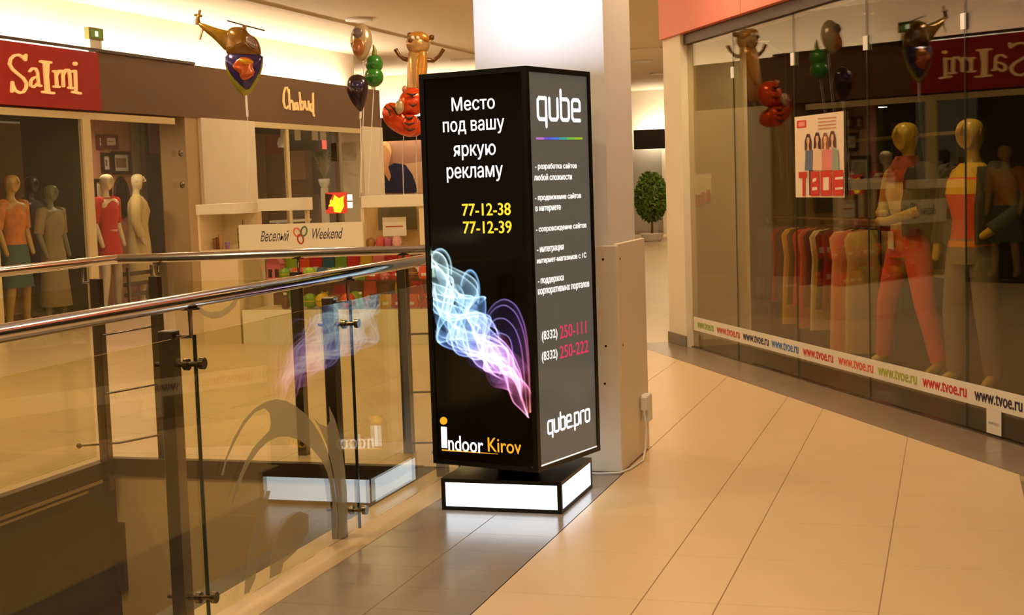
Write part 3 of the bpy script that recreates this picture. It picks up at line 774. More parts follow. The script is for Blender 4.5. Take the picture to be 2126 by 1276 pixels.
def mannequin(name, loc, rz, label, skin, legs=0.16, group=None, arms='down', head_turn=0.0, step=0.0, base=True, scale=1.0):
    """adult shop mannequin, front is local +Y"""
    root = empty(name, loc, rz, label, 'mannequin', group); root.scale = (scale,)*3
    z0 = 0.02 if base else 0.0
    V = [(0, 0, .95), (0, 0, 1.10), (0, .01, 1.30), (0, -.01, 1.45), (0, .0, 1.53), (0, .015, 1.59), (0, .02, 1.67), (0, .01, 1.745)]
    R_ = [(.155, .115), (.115, .09), (.16, .11), .05, .036, .064, .102, .062]
    E_ = [(i, i+1) for i in range(7)]
    for s in (-1, 1):
        n = len(V); f = s*legs; st_ = step*s
        V += [(s*.085, 0, .88), ((s*.085+f)/2+s*.01, .03+st_*.5, .50), (f, -.01+st_, .10), (f+s*.03, .13+st_, .035)]
        R_ += [.09, .06, .042, .032]; E_ += [(0, n), (n, n+1), (n+1, n+2), (n+2, n+3)]
    AR = {'down': [(.20, .0, 1.40), (.25, -.02, 1.14), (.24, .05, .92), (.235, .08, .83)],
          'fold': [(.19, .0, 1.40), (.25, .02, 1.16), (.06, .20, 1.12), (-.04, .21, 1.13)],
          'hip': [(.20, .0, 1.40), (.33, -.04, 1.17), (.20, .10, 1.02), (.15, .12, .99)]}
    n = len(V); V += [(0, .062, 1.592)]; R_ += [.046]; E_ += [(5, n)]
    aa = arms if isinstance(arms, tuple) else (arms, arms)
    for s, a in zip((-1, 1), aa):
        n = len(V); dz = 0.05 if (a == 'fold' and s < 0) else 0
        V += [(s*p[0], p[1]+(0.03 if dz and i > 1 else 0), p[2]-(dz if i > 1 else 0)) for i, p in enumerate(AR[a])]
        R_ += [.062, .044, .031, .024]; E_ += [(2, n), (n, n+1), (n+1, n+2), (n+2, n+3)]
    b = skin_mesh('body', [(x, y, z+z0) for x, y, z in V], E_, R_, skin, root)
    # a hint of a face: nose ridge and ears, turned with the head
    hm = MB().tube([(0, .092, 1.705+z0), (0, .122, 1.648+z0), (0, .095, 1.636+z0)], [.008, .014, .008], 8)
    for s in (-1, 1): hm.sphere((s*.074, .012, 1.655+z0), (.010, .018, .028), 8, 6)
    hm.build('face', skin, root)
    if base: MB().lathe([(.17, 0), (.17, .012), (.15, .02)], (0, 0), 24).build('stand', MATS['steel_dark'], root)
    J = dict(V=[(x, y, z+z0) for x, y, z in V])
    return root, J['V']

def trousers(root, V, m, hem=0.12, flare=0.0):
    mb = MB().loft([(0, 0, 1.06, .125, .10), (0, 0, 1.00, .155, .125), (0, 0, .92, .172, .135), (0, .0, .84, .165, .125)], 18)
    for n in (8, 12):
        h, k, a = Vector(V[n]), Vector(V[n+1]), Vector(V[n+2])
        a = a.lerp(k, max(0, (hem-0.10))/0.4)
        mb.tube([h+Vector((0, 0, .06)), h, h.lerp(k, .5), k, k.lerp(a, .5), a], [.09, .098, .086, .072, .062+flare*.5, .058+flare], 14)
    return mb.build('trousers', m, root)
def top_garment(root, V, m, z0=0.98, z1=1.46, name='top', wide=0.0, sleeves=None, sl_to=1.0):
    mb = MB().loft([(0, 0, z0, .150+wide, .115+wide), (0, 0, 1.12, .128+wide, .10+wide), (0, .015, 1.28, .165+wide, .125+wide), (0, .005, 1.39, .170+wide, .105+wide), (0, 0, z1, .075+wide*.5, .065+wide*.5)], 20)
    if sleeves:
        for n in (17, 21):
            s_, e, w_ = Vector(V[n]), Vector(V[n+1]), Vector(V[n+2])
            pts = [Vector((s_.x*.75, s_.y, s_.z)), s_, s_.lerp(e, .6), e]; rr = [.07+wide*.5, .068+wide*.5, .058+wide*.5, .054+wide*.5]
            if sl_to > 1: pts += [e.lerp(w_, .5), e.lerp(w_, .92)]; rr += [.05+wide*.5, .046+wide*.5]
            mb.tube(pts, rr, 12)
    return mb.build(name, m, root)

def xpanel(name, x, px0, px1, py0, py1, m, parent=None, th=0.03):
    cy, cx = (py0+py1)/2, (px0+px1)/2
    y0, y1 = at_x(px0, cy, x).y, at_x(px1, cy, x).y; z1, z0 = at_x(cx, py0, x).z, at_x(cx, py1, x).z
    return box(name, (x-th, y0, z0), (x, y1, z1), m, parent)
def ypanel(name, y, px0, px1, py0, py1, m, parent=None, th=0.03):
    cy, cx = (py0+py1)/2, (px0+px1)/2
    x0, x1 = at_y(px0, cy, y).x, at_y(px1, cy, y).x; z1, z0 = at_y(cx, py0, y).z, at_y(cx, py1, y).z
    return box(name, (x0, y, z0), (x1, y+th, z1), m, parent)

# ------------------------------------------------------------------ left shops
S1 = lambda L: [(a*0.2586, b*0.2586) for a, b in L]
sg = empty('shop_sign', (WX, 13.4, 2.5), 0, 'red shop sign with cream irregular slab-serif letters SaImi', 'sign')
rel(box('board', (WX-0.10, 11.6, 2.50), (WX+0.05, 14.76, 3.17), MATS['red_sign'], sg), sg)
sal = [S1([(200, 442), (197, 482), (172, 455), (140, 440), (105, 447), (78, 475), (70, 515), (92, 555), (135, 592), (180, 628), (206, 668), (203, 705), (182, 738), (150, 745), (118, 728), (100, 695), (92, 660), (90, 735)]),
       S1([(232, 572), (252, 550), (280, 552), (294, 580), (300, 640), (306, 688), (322, 690)]), S1([(298, 615), (262, 625), (240, 650), (241, 688), (264, 700), (298, 668)]),
       S1([(318, 493), (400, 502)]), S1([(340, 496), (350, 505), (358, 620), (366, 738)]), S1([(378, 500), (372, 620), (384, 738)]), S1([(335, 738), (424, 748)]),
       S1([(424, 572), (442, 574), (450, 690)]), S1([(428, 695), (468, 698)]), S1([(446, 605), (466, 570), (490, 570), (498, 600), (503, 692)]), S1([(499, 605), (520, 562), (544, 562), (553, 600), (560, 700)]), S1([(545, 704), (580, 708)]),
       S1([(566, 574), (598, 570), (604, 738)]), S1([(576, 738), (638, 750)])]
cream_let = mat('cream_letters', (250, 214, 150), 0.5, emit=0.35, emit_rgb=(255, 200, 120))
f = lambda q: at_x(q[0], q[1], WX+0.052)
names = ['letter']
groups_ = [sal[0:1], sal[1:3], sal[3:7], sal[7:12], sal[12:14]+[S1([(596, 511), (598, 513)])]]
for gi, gl_ in enumerate(groups_):
    mb = MB().strokes(gl_, 5.2 if gi != 1 else 4.6, f, (1, 0, 0), 0.02)
    if gi == 4: mb.strokes([S1([(596, 511), (598, 513)])], 8, f, (1, 0, 0), 0.021, 10)
    rel(mb.build('letter', cream_let, sg), sg)
S2 = lambda L: [(500+a*0.2351, b*0.2351) for a, b in L]
cg = empty('shop_sign', (WX, 20.2, 2.8), 0, 'thin cream script letters Chabud on the grey-brown sign band', 'sign')
chab = [[S2([(415, 815), (402, 770), (388, 772), (373, 830), (371, 900), (384, 950), (400, 960), (412, 935)])],
        [S2([(418, 790), (422, 880), (428, 965)]), S2([(427, 915), (442, 885), (454, 905), (460, 972)])],
        [S2([(492, 905), (476, 908), (468, 940), (478, 970), (492, 948), (493, 905), (502, 972)])],
        [S2([(512, 815), (518, 870), (524, 972)]), S2([(523, 912), (540, 893), (551, 930), (541, 970), (526, 968)])],
        [S2([(562, 892), (566, 950), (580, 972), (592, 950), (592, 892), (602, 976)])],
        [S2([(626, 912), (611, 920), (608, 960), (620, 986), (632, 960), (632, 822), (634, 1000), (642, 1025)])]]
f = lambda q: at_x(q[0], q[1], WX+0.002)
for gl_ in chab:
    rel(MB().strokes(gl_, 2.2, f, (1, 0, 0), 0.02).build('letter', cream_let, cg), cg)

ex = empty('emergency_exit_lamp', (WX-0.06, 14.86, 3.226), 0, 'small green-lit exit lamp standing on the sign ledge', 'exit sign')
box('bracket', (-0.02, -0.12, 0), (0.02, 0.12, 0.11), MATS['white_plastic'], ex)
box('housing', (-0.03, -0.15, 0.11), (0.03, 0.15, 0.25), mat('exit_housing', (120, 120, 60), 0.5), ex)
box('pictogram', (0.031, -0.11, 0.135), (0.034, 0.11, 0.225), emit_mat('exit_green', (130, 140, 60), 0.8), ex)
box('pictogram_figure', (0.035, -0.03, 0.15), (0.037, 0.03, 0.21), emit_mat('exit_white', (250, 250, 200), 1.5), ex)

# shop windows: frame bars, panes and the rooms behind them
mull = mat('cream_frame', (226, 206, 156), 0.5); muld = mat('grey_frame', (150, 134, 104), 0.5)
wn = bpy.data.objects.new('window_1', None); COL.objects.link(wn); wn['kind'] = 'structure'
box('transom', (WX-0.06, 8.0, 2.395), (WX-0.0, 16.5, 2.475), mull, wn)
box('mullion', (WX-0.06, 14.43, 0), (WX, 14.59, 2.395), mull, wn)
xpanel('inner_panel', -10.54, 285, 312, 250, 640, muld, wn)
box('mullion', (WX-0.06, 12.60, 0), (WX, 12.79, 2.395), mull, wn)
for a, b in ((10.0, 12.6), (12.79, 14.43), (14.59, 15.70), (15.71, 16.77)):
    box('pane', (WX-0.04, a, 0.02), (WX-0.03, b, 2.395), MATS['display_glass'], wn)
dh = MB()
for px, py in ((373, 318), (376, 384)):
    p = at_x(px, py, WX); MB().sphere((p.x+0.02, p.y, p.z), (0.03, 0.045, 0.045), 12, 8).build('door_knob', MATS['steel_dark'], wn)
olive = mat('olive_backdrop', (52, 50, 6), 0.8, noise=0.35, scale=1.4); pinkw = mat('pink_wallpaper', (206, 150, 128), 0.7, noise=0.04)
struct(box('wall_shop_left_back', (-11.6, 8.0, 0), (-11.5, 14.9, 2.5), olive))
pb = bpy.data.objects.new('wall_pink', None); COL.objects.link(pb); pb['kind'] = 'structure'
ya, yb = at_x(187, 400, -10.6).y, at_x(287, 400, -10.6).y
n_ = 12
for i in range(n_):
    box('board', (-10.66, ya+(yb-ya)*i/n_+0.003, 0), (-10.6, ya+(yb-ya)*(i+1)/n_-0.003, 2.5), pinkw, pb)
struct(box('wall_shop_divider', (-11.5, ya-0.12, 0), (-10.62, ya-0.02, 2.5), olive))
struct(xpanel('wall_dark_strip', -10.5, 310, 336, 250, 545, mat('dark_strip', (52, 40, 26), 0.7)))
struct(xpanel('wall_red_strip', -10.45, 312, 352, 250, 318, mat('dull_red', (150, 66, 50), 0.7)))
struct(xpanel('wall_tan_strip', -10.55, 332, 412, 245, 660, mat('tan_panel', (176, 146, 90), 0.6, noise=0.05)))
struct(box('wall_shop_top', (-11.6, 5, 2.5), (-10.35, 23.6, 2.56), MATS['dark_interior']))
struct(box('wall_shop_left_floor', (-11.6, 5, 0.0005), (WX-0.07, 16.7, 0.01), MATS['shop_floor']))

for ly_, lp_ in ((15.5, 10),):
    area_light('window_display_light', (-10.0, ly_, 2.38), lp_, 0.12)
for ly_ in (19.6, 21.5):
    area_light('window_display_light', (-10.8, ly_, 2.38), 6, 0.15)
# framed pictures on the pink wall
def picture(name, px0, px1, py0, py1, label, fr_m, inner):
    x = -10.59
    a = at_x(px0, (py0+py1)/2, x); b = at_x(px1, (py0+py1)/2, x); z1 = at_x((px0+px1)/2, py0, x).z; z0 = at_x((px0+px1)/2, py1, x).z
    c = empty(name, (x, (a.y+b.y)/2, z0), 0, label, 'picture'); hw = (b.y-a.y)/2; hh = z1-z0; t = 0.045
    for (y0, y1, q0, q1) in ((-hw, hw, 0, t), (-hw, hw, hh-t, hh), (-hw, -hw+t, t, hh-t), (hw-t, hw, t, hh-t)):
        box('frame_bar', (0, y0, q0), (0.03, y1, q1), fr_m, c)
    box('mount', (0.002, -hw+t, t), (0.012, hw-t, hh-t), MATS['white_plastic'], c)
    box('print', (0.0125, -hw+t*2, t*2), (0.014, hw-t*2, hh-t*2), inner, c)
bw = mat('dark_wood', (52, 32, 22), 0.4); ph = mat('photo_grey', (150, 130, 104), 0.6, noise=0.5, scale=30)
picture('framed_picture', 214, 242, 279, 309, 'small brown framed picture highest on the pink wall', mat('red_wood', (120, 62, 44), 0.4), ph)
picture('framed_picture', 199, 212, 279, 310, 'narrow framed picture left of the highest one on pink wall', MATS['red_wood'], ph)
picture('framed_picture', 231, 268, 314, 362, 'dark square framed picture above the oval mirror', bw, ph)
picture('framed_picture', 209, 229, 317, 359, 'narrow dark framed picture left of the square one', bw, ph)
picture('framed_picture', 194, 229, 371, 440, 'tall dark frame behind the head of the red-dressed mannequin', bw, mat('pale_print', (200, 176, 140), 0.5))
c = at_x(254, 410, -10.58); mi = empty('oval_mirror', (-10.59, c.y, c.z-0.28), 0, 'oval mirror in a dark frame on the pink wall', 'mirror')
ov = lambda k, ry, rz: [(0.0, ry*math.cos(t*math.pi/14), 0.28+rz*math.sin(t*math.pi/14)) for t in range(28)]
MB().tube(ov(0, .155, .26)+[ov(0, .155, .26)[0]], 0.026, 8).build('frame', bw, mi)
MB().prism(ov(0, .15, .255), 0.006, (1, 0, 0)).build('mirror_glass', mat('dark_mirror', (80, 76, 68), 0.08, 1.0), mi)

# mannequins in the left shop window
cloth_red = mat('red_dress', (206, 34, 24), 0.7, noise=0.08, scale=12); cloth_cream = mat('cream_cloth', (214, 190, 132), 0.8, noise=0.08, scale=10)
skin_w = mat('mannequin_white', (232, 214, 176), 0.45); skin_d = mat('mannequin_dark', (40, 26, 18), 0.4); skin_t = mat('mannequin_tan', (196, 158, 84), 0.4)
def skirt(root, m, z0, r0, name='skirt', z1=1.06):
    return MB().loft([(0, 0, z0, r0, r0*.8), (0, 0, (z0+.94)/2, (r0+.175)/2+.01, .15), (0, 0, .92, .172, .14), (0, 0, z1, .128, .105)], 20).build(name, m, root)
FACE_X = -math.pi/2            # front towards +X, the hall
r_, V = mannequin('shop_mannequin', (-10.0, at_x(224, 480, -10.0).y, 0.012), FACE_X, 'pale mannequin in a short belted red dress below the framed pictures', skin_w)
top_garment(r_, V, cloth_red, 1.0, 1.47, 'dress_top', 0.006, True); skirt(r_, cloth_red, 0.66, 0.185)
MB().loft([(0, 0, 1.045, .138, .115), (0, 0, 1.075, .138, .115)], 20).build('belt', mat('pink_belt', (232, 160, 140), 0.5), r_)
r_, V = mannequin('shop_mannequin', (-10.02, at_x(288, 480, -10.02).y, 0.012), FACE_X+0.5, 'pale mannequin in a long cream coat beside the grey mullion', skin_w)
top_garment(r_, V, cloth_cream, 0.9, 1.47, 'coat_top', 0.02, True, 2.0); skirt(r_, cloth_cream, 0.36, 0.24, 'coat_skirt')
r_, V = mannequin('shop_mannequin', (-10.1, at_x(28, 480, -10.1).y, 0.012), FACE_X, 'mannequin in orange patterned top and teal skirt at far left', skin_t)
top_garment(r_, V, mat('orange_print', (206, 128, 60), 0.8, noise=0.5, scale=14), 0.98, 1.46, 'blouse', 0.01, True); skirt(r_, mat('teal_cloth', (70, 100, 88), 0.8), 0.5, 0.22)
r_, V = mannequin('shop_mannequin', (-10.75, at_x(68, 480, -10.75).y, 0.012), FACE_X, 'dark mannequin in black standing behind the orange top', skin_d)
top_garment(r_, V, mat('black_cloth', (28, 20, 18), 0.8), 0.95, 1.47, 'coat_top', 0.03, True, 2.0); skirt(r_, MATS['black_cloth'], 0.45, 0.22)
r_, V = mannequin('shop_mannequin', (-10.0, at_x(108, 480, -10.0).y, 0.012), FACE_X, 'mannequin in a long grey-green dress right of the dark one', mat('mannequin_green', (120, 118, 84), 0.5), scale=0.93)
top_garment(r_, V, mat('grey_green', (150, 132, 88), 0.8), 0.98, 1.46, 'dress_top', 0.01, True); skirt(r_, MATS['grey_green'], 0.25, 0.23)
# low slatted stand in the window
sl = empty('slatted_stand', (-9.80, 15.62, 0.012), 0, 'low stand with dark slats at the foot of the window', 'stand')
for k in range(4):
    box('slat', (0.0, -0.22, 0.10+k*0.13), (0.05, 0.36, 0.15+k*0.13), MATS['dark_trim'], sl)
for y in (-0.22, 0.32): box('leg', (0.051, y, 0), (0.08, y+0.04, 0.6), MATS['steel_dark'], sl)

# second shop (behind the stall): window and dim room
w2 = bpy.data.objects.new('window_2', None); COL.objects.link(w2); w2['kind'] = 'structure'
box('transom', (WX-0.06, 18.68, 2.42), (WX, 22.6, 2.50), mull, w2)
for y in (19.75, 21.7): box('mullion', (WX-0.06, y, 0), (WX-0.01, y+0.09, 2.42), mull if y < 20 else muld, w2)
for a, b in ((18.68, 19.75), (19.84, 21.7), (21.79, 22.6)): box('pane', (WX-0.04, a, 0.02), (WX-0.03, b, 2.42), MATS['display_glass'], w2)
struct(box('wall_second_shop_back', (-13.2, 17.0, 0), (-13.1, 25, 2.6), mat('second_shop_wall', (150, 116, 74), 0.8, noise=0.1)))
struct(box('wall_second_shop_end', (-13.1, 23.72, 0), (-9.76, 23.8, 2.6), MATS['second_shop_wall']))
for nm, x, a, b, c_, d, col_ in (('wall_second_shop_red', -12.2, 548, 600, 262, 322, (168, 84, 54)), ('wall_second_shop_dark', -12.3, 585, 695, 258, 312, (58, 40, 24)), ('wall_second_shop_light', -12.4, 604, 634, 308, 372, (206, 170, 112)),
                            ('wall_second_shop_rose', -12.4, 634, 648, 306, 372, (156, 112, 80)), ('wall_second_shop_olive', -12.35, 649, 692, 308, 402, (74, 62, 24)), ('wall_second_shop_side', -12.0, 692, 752, 258, 460, (156, 128, 62)), ('wall_second_shop_left', -11.4, 524, 552, 258, 460, (160, 128, 78))):
    struct(ypanel(nm, 23.60-0.03*(x+12.4), a, b, c_, d, mat(nm, col_, 0.7, noise=0.06)))  # each panel gets one colour of its own
for i, (a, b, lab) in enumerate(((612, 624, 'left white paper strip hanging in the dim shop window'), (648, 660, 'middle white paper strip hanging in the dim shop window'), (665, 677, 'right white paper strip above the small red light'))):
    tag(xpanel('hanging_strip', -10.0, a, b, 256, 291, MATS['white_plastic'], None, 0.008), lab, 'paper strip', 'white strips in the second shop')
lp = empty('pendant_lamp', (-9.9, at_x(585, 290, -9.9).y, at_x(585, 306, -9.9).z), 0, 'white pendant lamp on a thick cord in the dim shop', 'lamp')
MB().lathe([(0.06, 0.0), (0.075, 0.06), (0.05, 0.14), (0.02, 0.17)], (0, 0), 14).build('shade', MATS['white_plastic'], lp)
MB().tube([(0, 0, 0.16), (0, 0.01, 0.35), (0, -0.02, 0.54)], 0.02, 8).build('cord', MATS['white_plastic'], lp)
rs = empty('red_sign_light', (-10.1, at_x(673, 300, -10.1).y, at_x(673, 311, -10.1).z), 0, 'small glowing red square sign under the right paper strip', 'lit sign')
box('housing', (-0.04, -0.10, 0), (0, 0.10, 0.20), MATS['dark_trim'], rs); box('face', (0.0, -0.085, 0.015), (0.006, 0.085, 0.185), emit_mat('red_glow', (255, 90, 76), 1.3), rs)
tb = empty('display_table', (-10.4, at_x(598, 400, -10.4).y, 0.0), 0, 'small white stepped display table inside the dim shop window', 'table')
for k, (hw, z) in enumerate(((0.42, 0.98), (0.34, 1.18), (0.24, 1.32))):
    box('shelf', (-0.15, -hw, z), (0.2, hw, z+0.04), MATS['white_plastic'], tb)
    box('striped_front', (0.17, -hw+0.06, z-0.12), (0.19, hw-0.06, z-0.002), mat('stripe_dark', (72, 66, 60), 0.6, noise=0.6, scale=18), tb)
for s in (-1, 1): box('leg', (-0.05, s*0.36-0.02, 0), (0.0, s*0.36+0.02, 0.98), MATS['white_plastic'], tb)

pq = at_y(674, 400, 22.4)
pl = empty('potted_plant', (pq.x, 22.4, 0.01), 0, 'pale leafy plant in cream vase on a post in the second shop', 'plant')
zt = at_y(674, 372, 22.4).z
box('stand', (-0.05, -0.05, 0), (0.05, 0.05, zt-0.16), MATS['cream_panel'], pl)
MB().lathe([(.05, zt-.159), (.09, zt-.08), (.10, zt), (.08, zt), (.05, zt-.1)], (0, 0), 14).build('vase', MATS['white_plastic'], pl)
for i in range(22):
    a_ = i*2.4; ln = 0.22+0.10*(i % 3); up = 0.25+0.42*(i/22); d = Vector((math.cos(a_), math.sin(a_), 0)); e = Vector((-d.y, d.x, 0))*0.035
    b0 = Vector((0, 0, zt-.02)); b1 = Vector((0, 0, zt+up*.7))+d*ln*.4; b2 = Vector((0, 0, zt+up*.7-.03))+d*ln
    MB().add([b0, b1+e, b2, b1-e, b1+Vector((0, 0, .012))], [(0, 1, 4), (1, 2, 4), (2, 3, 4), (3, 0, 4)]).build('leaf', mat('pale_leaf', (150, 140, 70), 0.6), pl, fix=False)

# poster of a person in a navy shirt on the far wall
PY = 28.27
po = empty('portrait_poster', (-11.0, PY, 1.3), 0, 'large poster of a person in navy shirt behind the tiger balloon', 'poster')
rel(ypanel('backing', PY, 770, 905, 290, 402, mat('poster_ground', (178, 128, 96), 0.5, noise=0.12, scale=3), po), po)
def ypoly(pts, y, m, name, root): return rel(MB().prism([at_y(a, b, y) for a, b in pts], 0.003, (0, -1, 0)).build(name, m, root), root)
ypoly([(840, 340), (905, 332), (905, 400), (868, 400), (862, 380)], PY-0.004, mat('poster_pale', (222, 176, 130), 0.5), 'pale_area', po)
ypoly([(776, 400), (784, 362), (806, 346), (818, 338), (842, 342), (856, 362), (864, 384), (866, 399), (850, 401)], PY-0.008, mat('navy_print', (34, 30, 58), 0.6), 'shirt', po)
ypoly([(778, 300), (790, 294), (804, 296), (810, 308), (811, 330), (806, 346), (812, 366), (808, 376), (798, 360), (784, 352)], PY-0.012, mat('skin_print', (214, 150, 92), 0.6), 'face', po)
ypoly([(776, 306), (784, 294), (798, 291), (808, 298), (813, 312), (812, 326), (807, 312), (800, 302), (790, 304), (780, 330)], PY-0.016, mat('hair_print', (226, 176, 108), 0.6), 'hair', po)

# ------------------------------------------------------------------ children's stall
SY = 12.6
wht = mat('stall_white', (252, 242, 214), 0.45, noise=0.02); crm = mat('stall_cream', (244, 222, 176), 0.5, noise=0.03)
stl = empty('market_stall', (-5.7, SY, 0.0), 0, 'cream island stall with glass counter and sign board with flower', 'stall')
def part(o): return rel(o, stl)
for a, b in ((-6.70, -5.85), (-5.845, -4.72)):
    part(box('base_panel', (a+0.003, SY, 0.0), (b-0.003, SY+0.02, 0.335), wht, stl))
part(box('base', (-6.69, SY+0.022, 0.0), (-4.72, SY+0.80, 0.33), crm, stl))
part(box('shelf', (-6.66, SY+0.06, 0.60), (-4.74, SY+0.42, 0.612), MATS['display_glass'], stl))
for a, b in ((-6.66, -5.88), (-5.86, -4.74)):
    part(box('glass_front', (a, SY+0.005, 0.337), (b, SY+0.012, 0.905), MATS['display_glass'], stl))
part(box('glass_side', (-6.67, SY+0.013, 0.337), (-6.663, SY+0.5, 0.905), MATS['display_glass'], stl))
part(box('counter_top', (-6.72, SY-0.01, 0.906), (-4.70, SY+0.62, 0.925), MATS['display_glass'], stl))
part(box('back_board', (-6.60, SY+0.50, 0.34), (-4.74, SY+0.54, 0.90), mat('stall_back', (150, 112, 60), 0.7), stl))
sb = part(box('sign_board', (-6.675, SY-0.03, 0.926), (-5.362, SY-0.005, 1.175), wht, stl))
navy = mat('navy_ink', (34, 38, 70), 0.5)
a = at_y(541, 504, SY-0.032); b = at_y(603, 500, SY-0.032)
text('lettering', 'Веселый', navy, sb, (a.x, SY-0.0315, a.z+0.012), (1, 0, 0), (0, 0, 1), b.x-a.x-0.03, 0.105, 0.22)
a = at_y(645, 499, SY-0.032); b = at_y(714, 496, SY-0.032)
text('lettering', 'Weekend', navy, sb, (a.x, SY-0.0315, a.z+0.012), (1, 0, 0), (0, 0, 1), b.x-a.x-0.03, 0.105, 0.22)
for i, (px, py, rx, rz, an, c_) in enumerate(((617, 482, .034, .044, .5, (232, 110, 84)), (631, 480, .030, .046, -.3, (70, 120, 84)), (624, 496, .030, .044, .2, (190, 60, 44)))):
    c = at_y(px, py, SY-0.032); P = []
    for k in range(18):
        q = 2*math.pi*k/18; u_, v_ = rx*math.cos(q), rz*math.sin(q); P.append((c.x+u_*math.cos(an)-v_*math.sin(an), SY-0.0315-0.0005*i, c.z+u_*math.sin(an)+v_*math.cos(an)))
    MB().tube(P+[P[0]], 0.007, 6).build('flower_petal', mat('petal_%d' % i, c_, 0.5), sb)
part(ypanel('header_box', SY+0.72, 534, 640, 411, 437, wht, stl, 0.10))
part(ypanel('header_box', SY+0.02, 750, 886, 405, 429, wht, stl, 0.30))
part(ypanel('side_post', SY+0.05, 750, 757, 429, 520, crm, stl, 0.06))
part(ypanel('side_post', SY+0.05, 871, 888, 429, 520, crm, stl, 0.06))
part(ypanel('side_post', SY+0.82, 634, 640, 437, 515, crm, stl, 0.05)); part(ypanel('side_post', SY+0.82, 534, 540, 437, 515, crm, stl, 0.05))
part(ypanel('back_panel', SY+0.55, 752, 888, 428, 518, mat('stall_panel', (206, 172, 112), 0.6), stl, 0.02))
part(ypanel('picture_panel', SY+0.52, 785, 864, 430, 477, mat('olive_picture', (116, 108, 72), 0.6, noise=0.3, scale=9), stl, 0.015))
# left wing cabinet
part(box('wing_cabinet', (-7.14, SY+0.02, 0.0), (-6.73, SY+0.60, 0.93), crm, stl))
part(box('wing_back', (-7.14, SY+0.50, 0.931), (-6.73, SY+0.54, 1.28), crm, stl))
part(box('header_box', (-7.15, SY+0.0, 1.285), (-6.74, SY+0.52, 1.385), wht, stl))
part(box('wing_side', (-7.15, SY+0.02, 0.931), (-7.125, SY+0.50, 1.284), crm, stl))

# goods on the stall
def thing_mesh(mb, name, m, label, cat, group=None): return tag(mb.build(name, m), label, cat, group)
c = at_y(814, 470, SY+0.12); card = empty('price_card', (c.x, SY+0.2, 0.926), 0, 'cream card with red stripe leaning in the right stall unit', 'card')
box('sheet', (-0.13, 0, 0.10), (0.11, 0.012, 0.28), wht, card); box('stripe', (-0.10, -0.002, 0.185), (0.08, -0.0005, 0.197), mat('stripe_red', (206, 90, 60), 0.5), card); box('foot', (-0.02, 0.001, 0), (0.02, 0.06, 0.099), crm, card)
for i, (px, col_, rr, lab) in enumerate(((772, (170, 120, 50), .045, 'ochre ornament at the left of the right stall unit'), (792, (196, 84, 64), .05, 'red ornament under the cream card'), (808, (178, 84, 110), .045, 'magenta ornament under the cream card'), (826, (226, 170, 160), .05, 'pink ornament right of the magenta one'))):
    c = at_y(px, 505, SY+0.12)
    thing_mesh(MB().lathe([(rr*.6, .926), (rr, .926+rr*.8), (rr*.8, .926+rr*1.7), (rr*.25, .926+rr*2.1)], (c.x, SY+0.1), 14), 'ornament', mat('orn_%d' % i, col_, 0.4), lab, 'ornament')
for i, (px, hh, col_, lab) in enumerate(((447, .11, (150, 100, 60), 'brown cup at the left of the left stall wing'), (453, .12, (120, 70, 44), 'dark brown cup between two others on the left stall wing'), (459, .15, (190, 140, 84), 'tall tan cup on the left stall wing'), (472, .07, (150, 110, 150), 'small purple ornament on the left stall wing'))):
    c = at_y(px, 505, SY+0.2)
    thing_mesh(MB().lathe([(.018, .931), (.022, .931+hh*.5), (.026, .931+hh), (.02, .931+hh), (.016, .94)], (c.x, SY+0.2), 12), 'cup', mat('cup_%d' % i, col_, 0.5), lab, 'cup')
ws = empty('wire_stand', (-6.80, SY+0.3, 0.931), 0, 'small wire display stand beside the sign board', 'stand')
for s in (-1, 1): MB().tube([(s*.06, 0, 0), (s*.06, 0, .20)], .004, 6).build('leg', MATS['steel_dark'], ws)
for z in (.06, .14, .20): MB().tube([(-.064, 0, z), (.064, 0, z)], .004, 6).build('wire', MATS['steel_dark'], ws)
MB().tube([(0, 0, .20), (0, 0, .29)], .004, 6).build('finial', MATS['steel_dark'], ws)

# glowing flame-coloured sign on the stall
ne = empty('flame_sign', (at_y(697, 420, SY+0.6).x, SY+0.60, 0.925), 0, 'glowing red and yellow sign behind the sign board', 'lit sign')
zc = at_y(697, 422, SY+0.6).z-0.925
box('post', (-0.012, 0.02, 0), (0.012, 0.045, zc-0.09), MATS['dark_trim'], ne)
box('panel', (-0.11, 0, zc-0.10), (0.11, 0.03, zc+0.11), emit_mat('flame_red', (236, 70, 40), 1.0), ne)
fl_pts = [(-.02, -.085), (.05, -.095), (.09, -.03), (.085, .03), (.095, .075), (.04, .05), (-.01, .085), (-.03, .03), (-.075, .05), (-.06, .0), (-.085, -.03), (-.03, -.03)]
MB().prism([(x, -0.001, zc+z) for x, z in fl_pts], 0.003, (0, -1, 0)).build('flame', emit_mat('flame_yellow', (255, 205, 40), 1.6), ne)
MB().prism([(-.11, -0.001, zc+.10), (-.03, -.001, zc+.09), (-.06, -.001, zc+.03), (-.09, -.001, zc-.06), (-.11, -.001, zc-.06)], 0.004, (0, -1, 0)).build('dark_leaf', mat('dark_leaf', (70, 26, 14), 0.6), ne)
for k in (0, 1): box('white_lamp', (0.125, 0.0, zc-0.05+k*0.075), (0.17, 0.03, zc+0.01+k*0.075), emit_mat('white_lamp', (255, 244, 220), 1.3), ne)

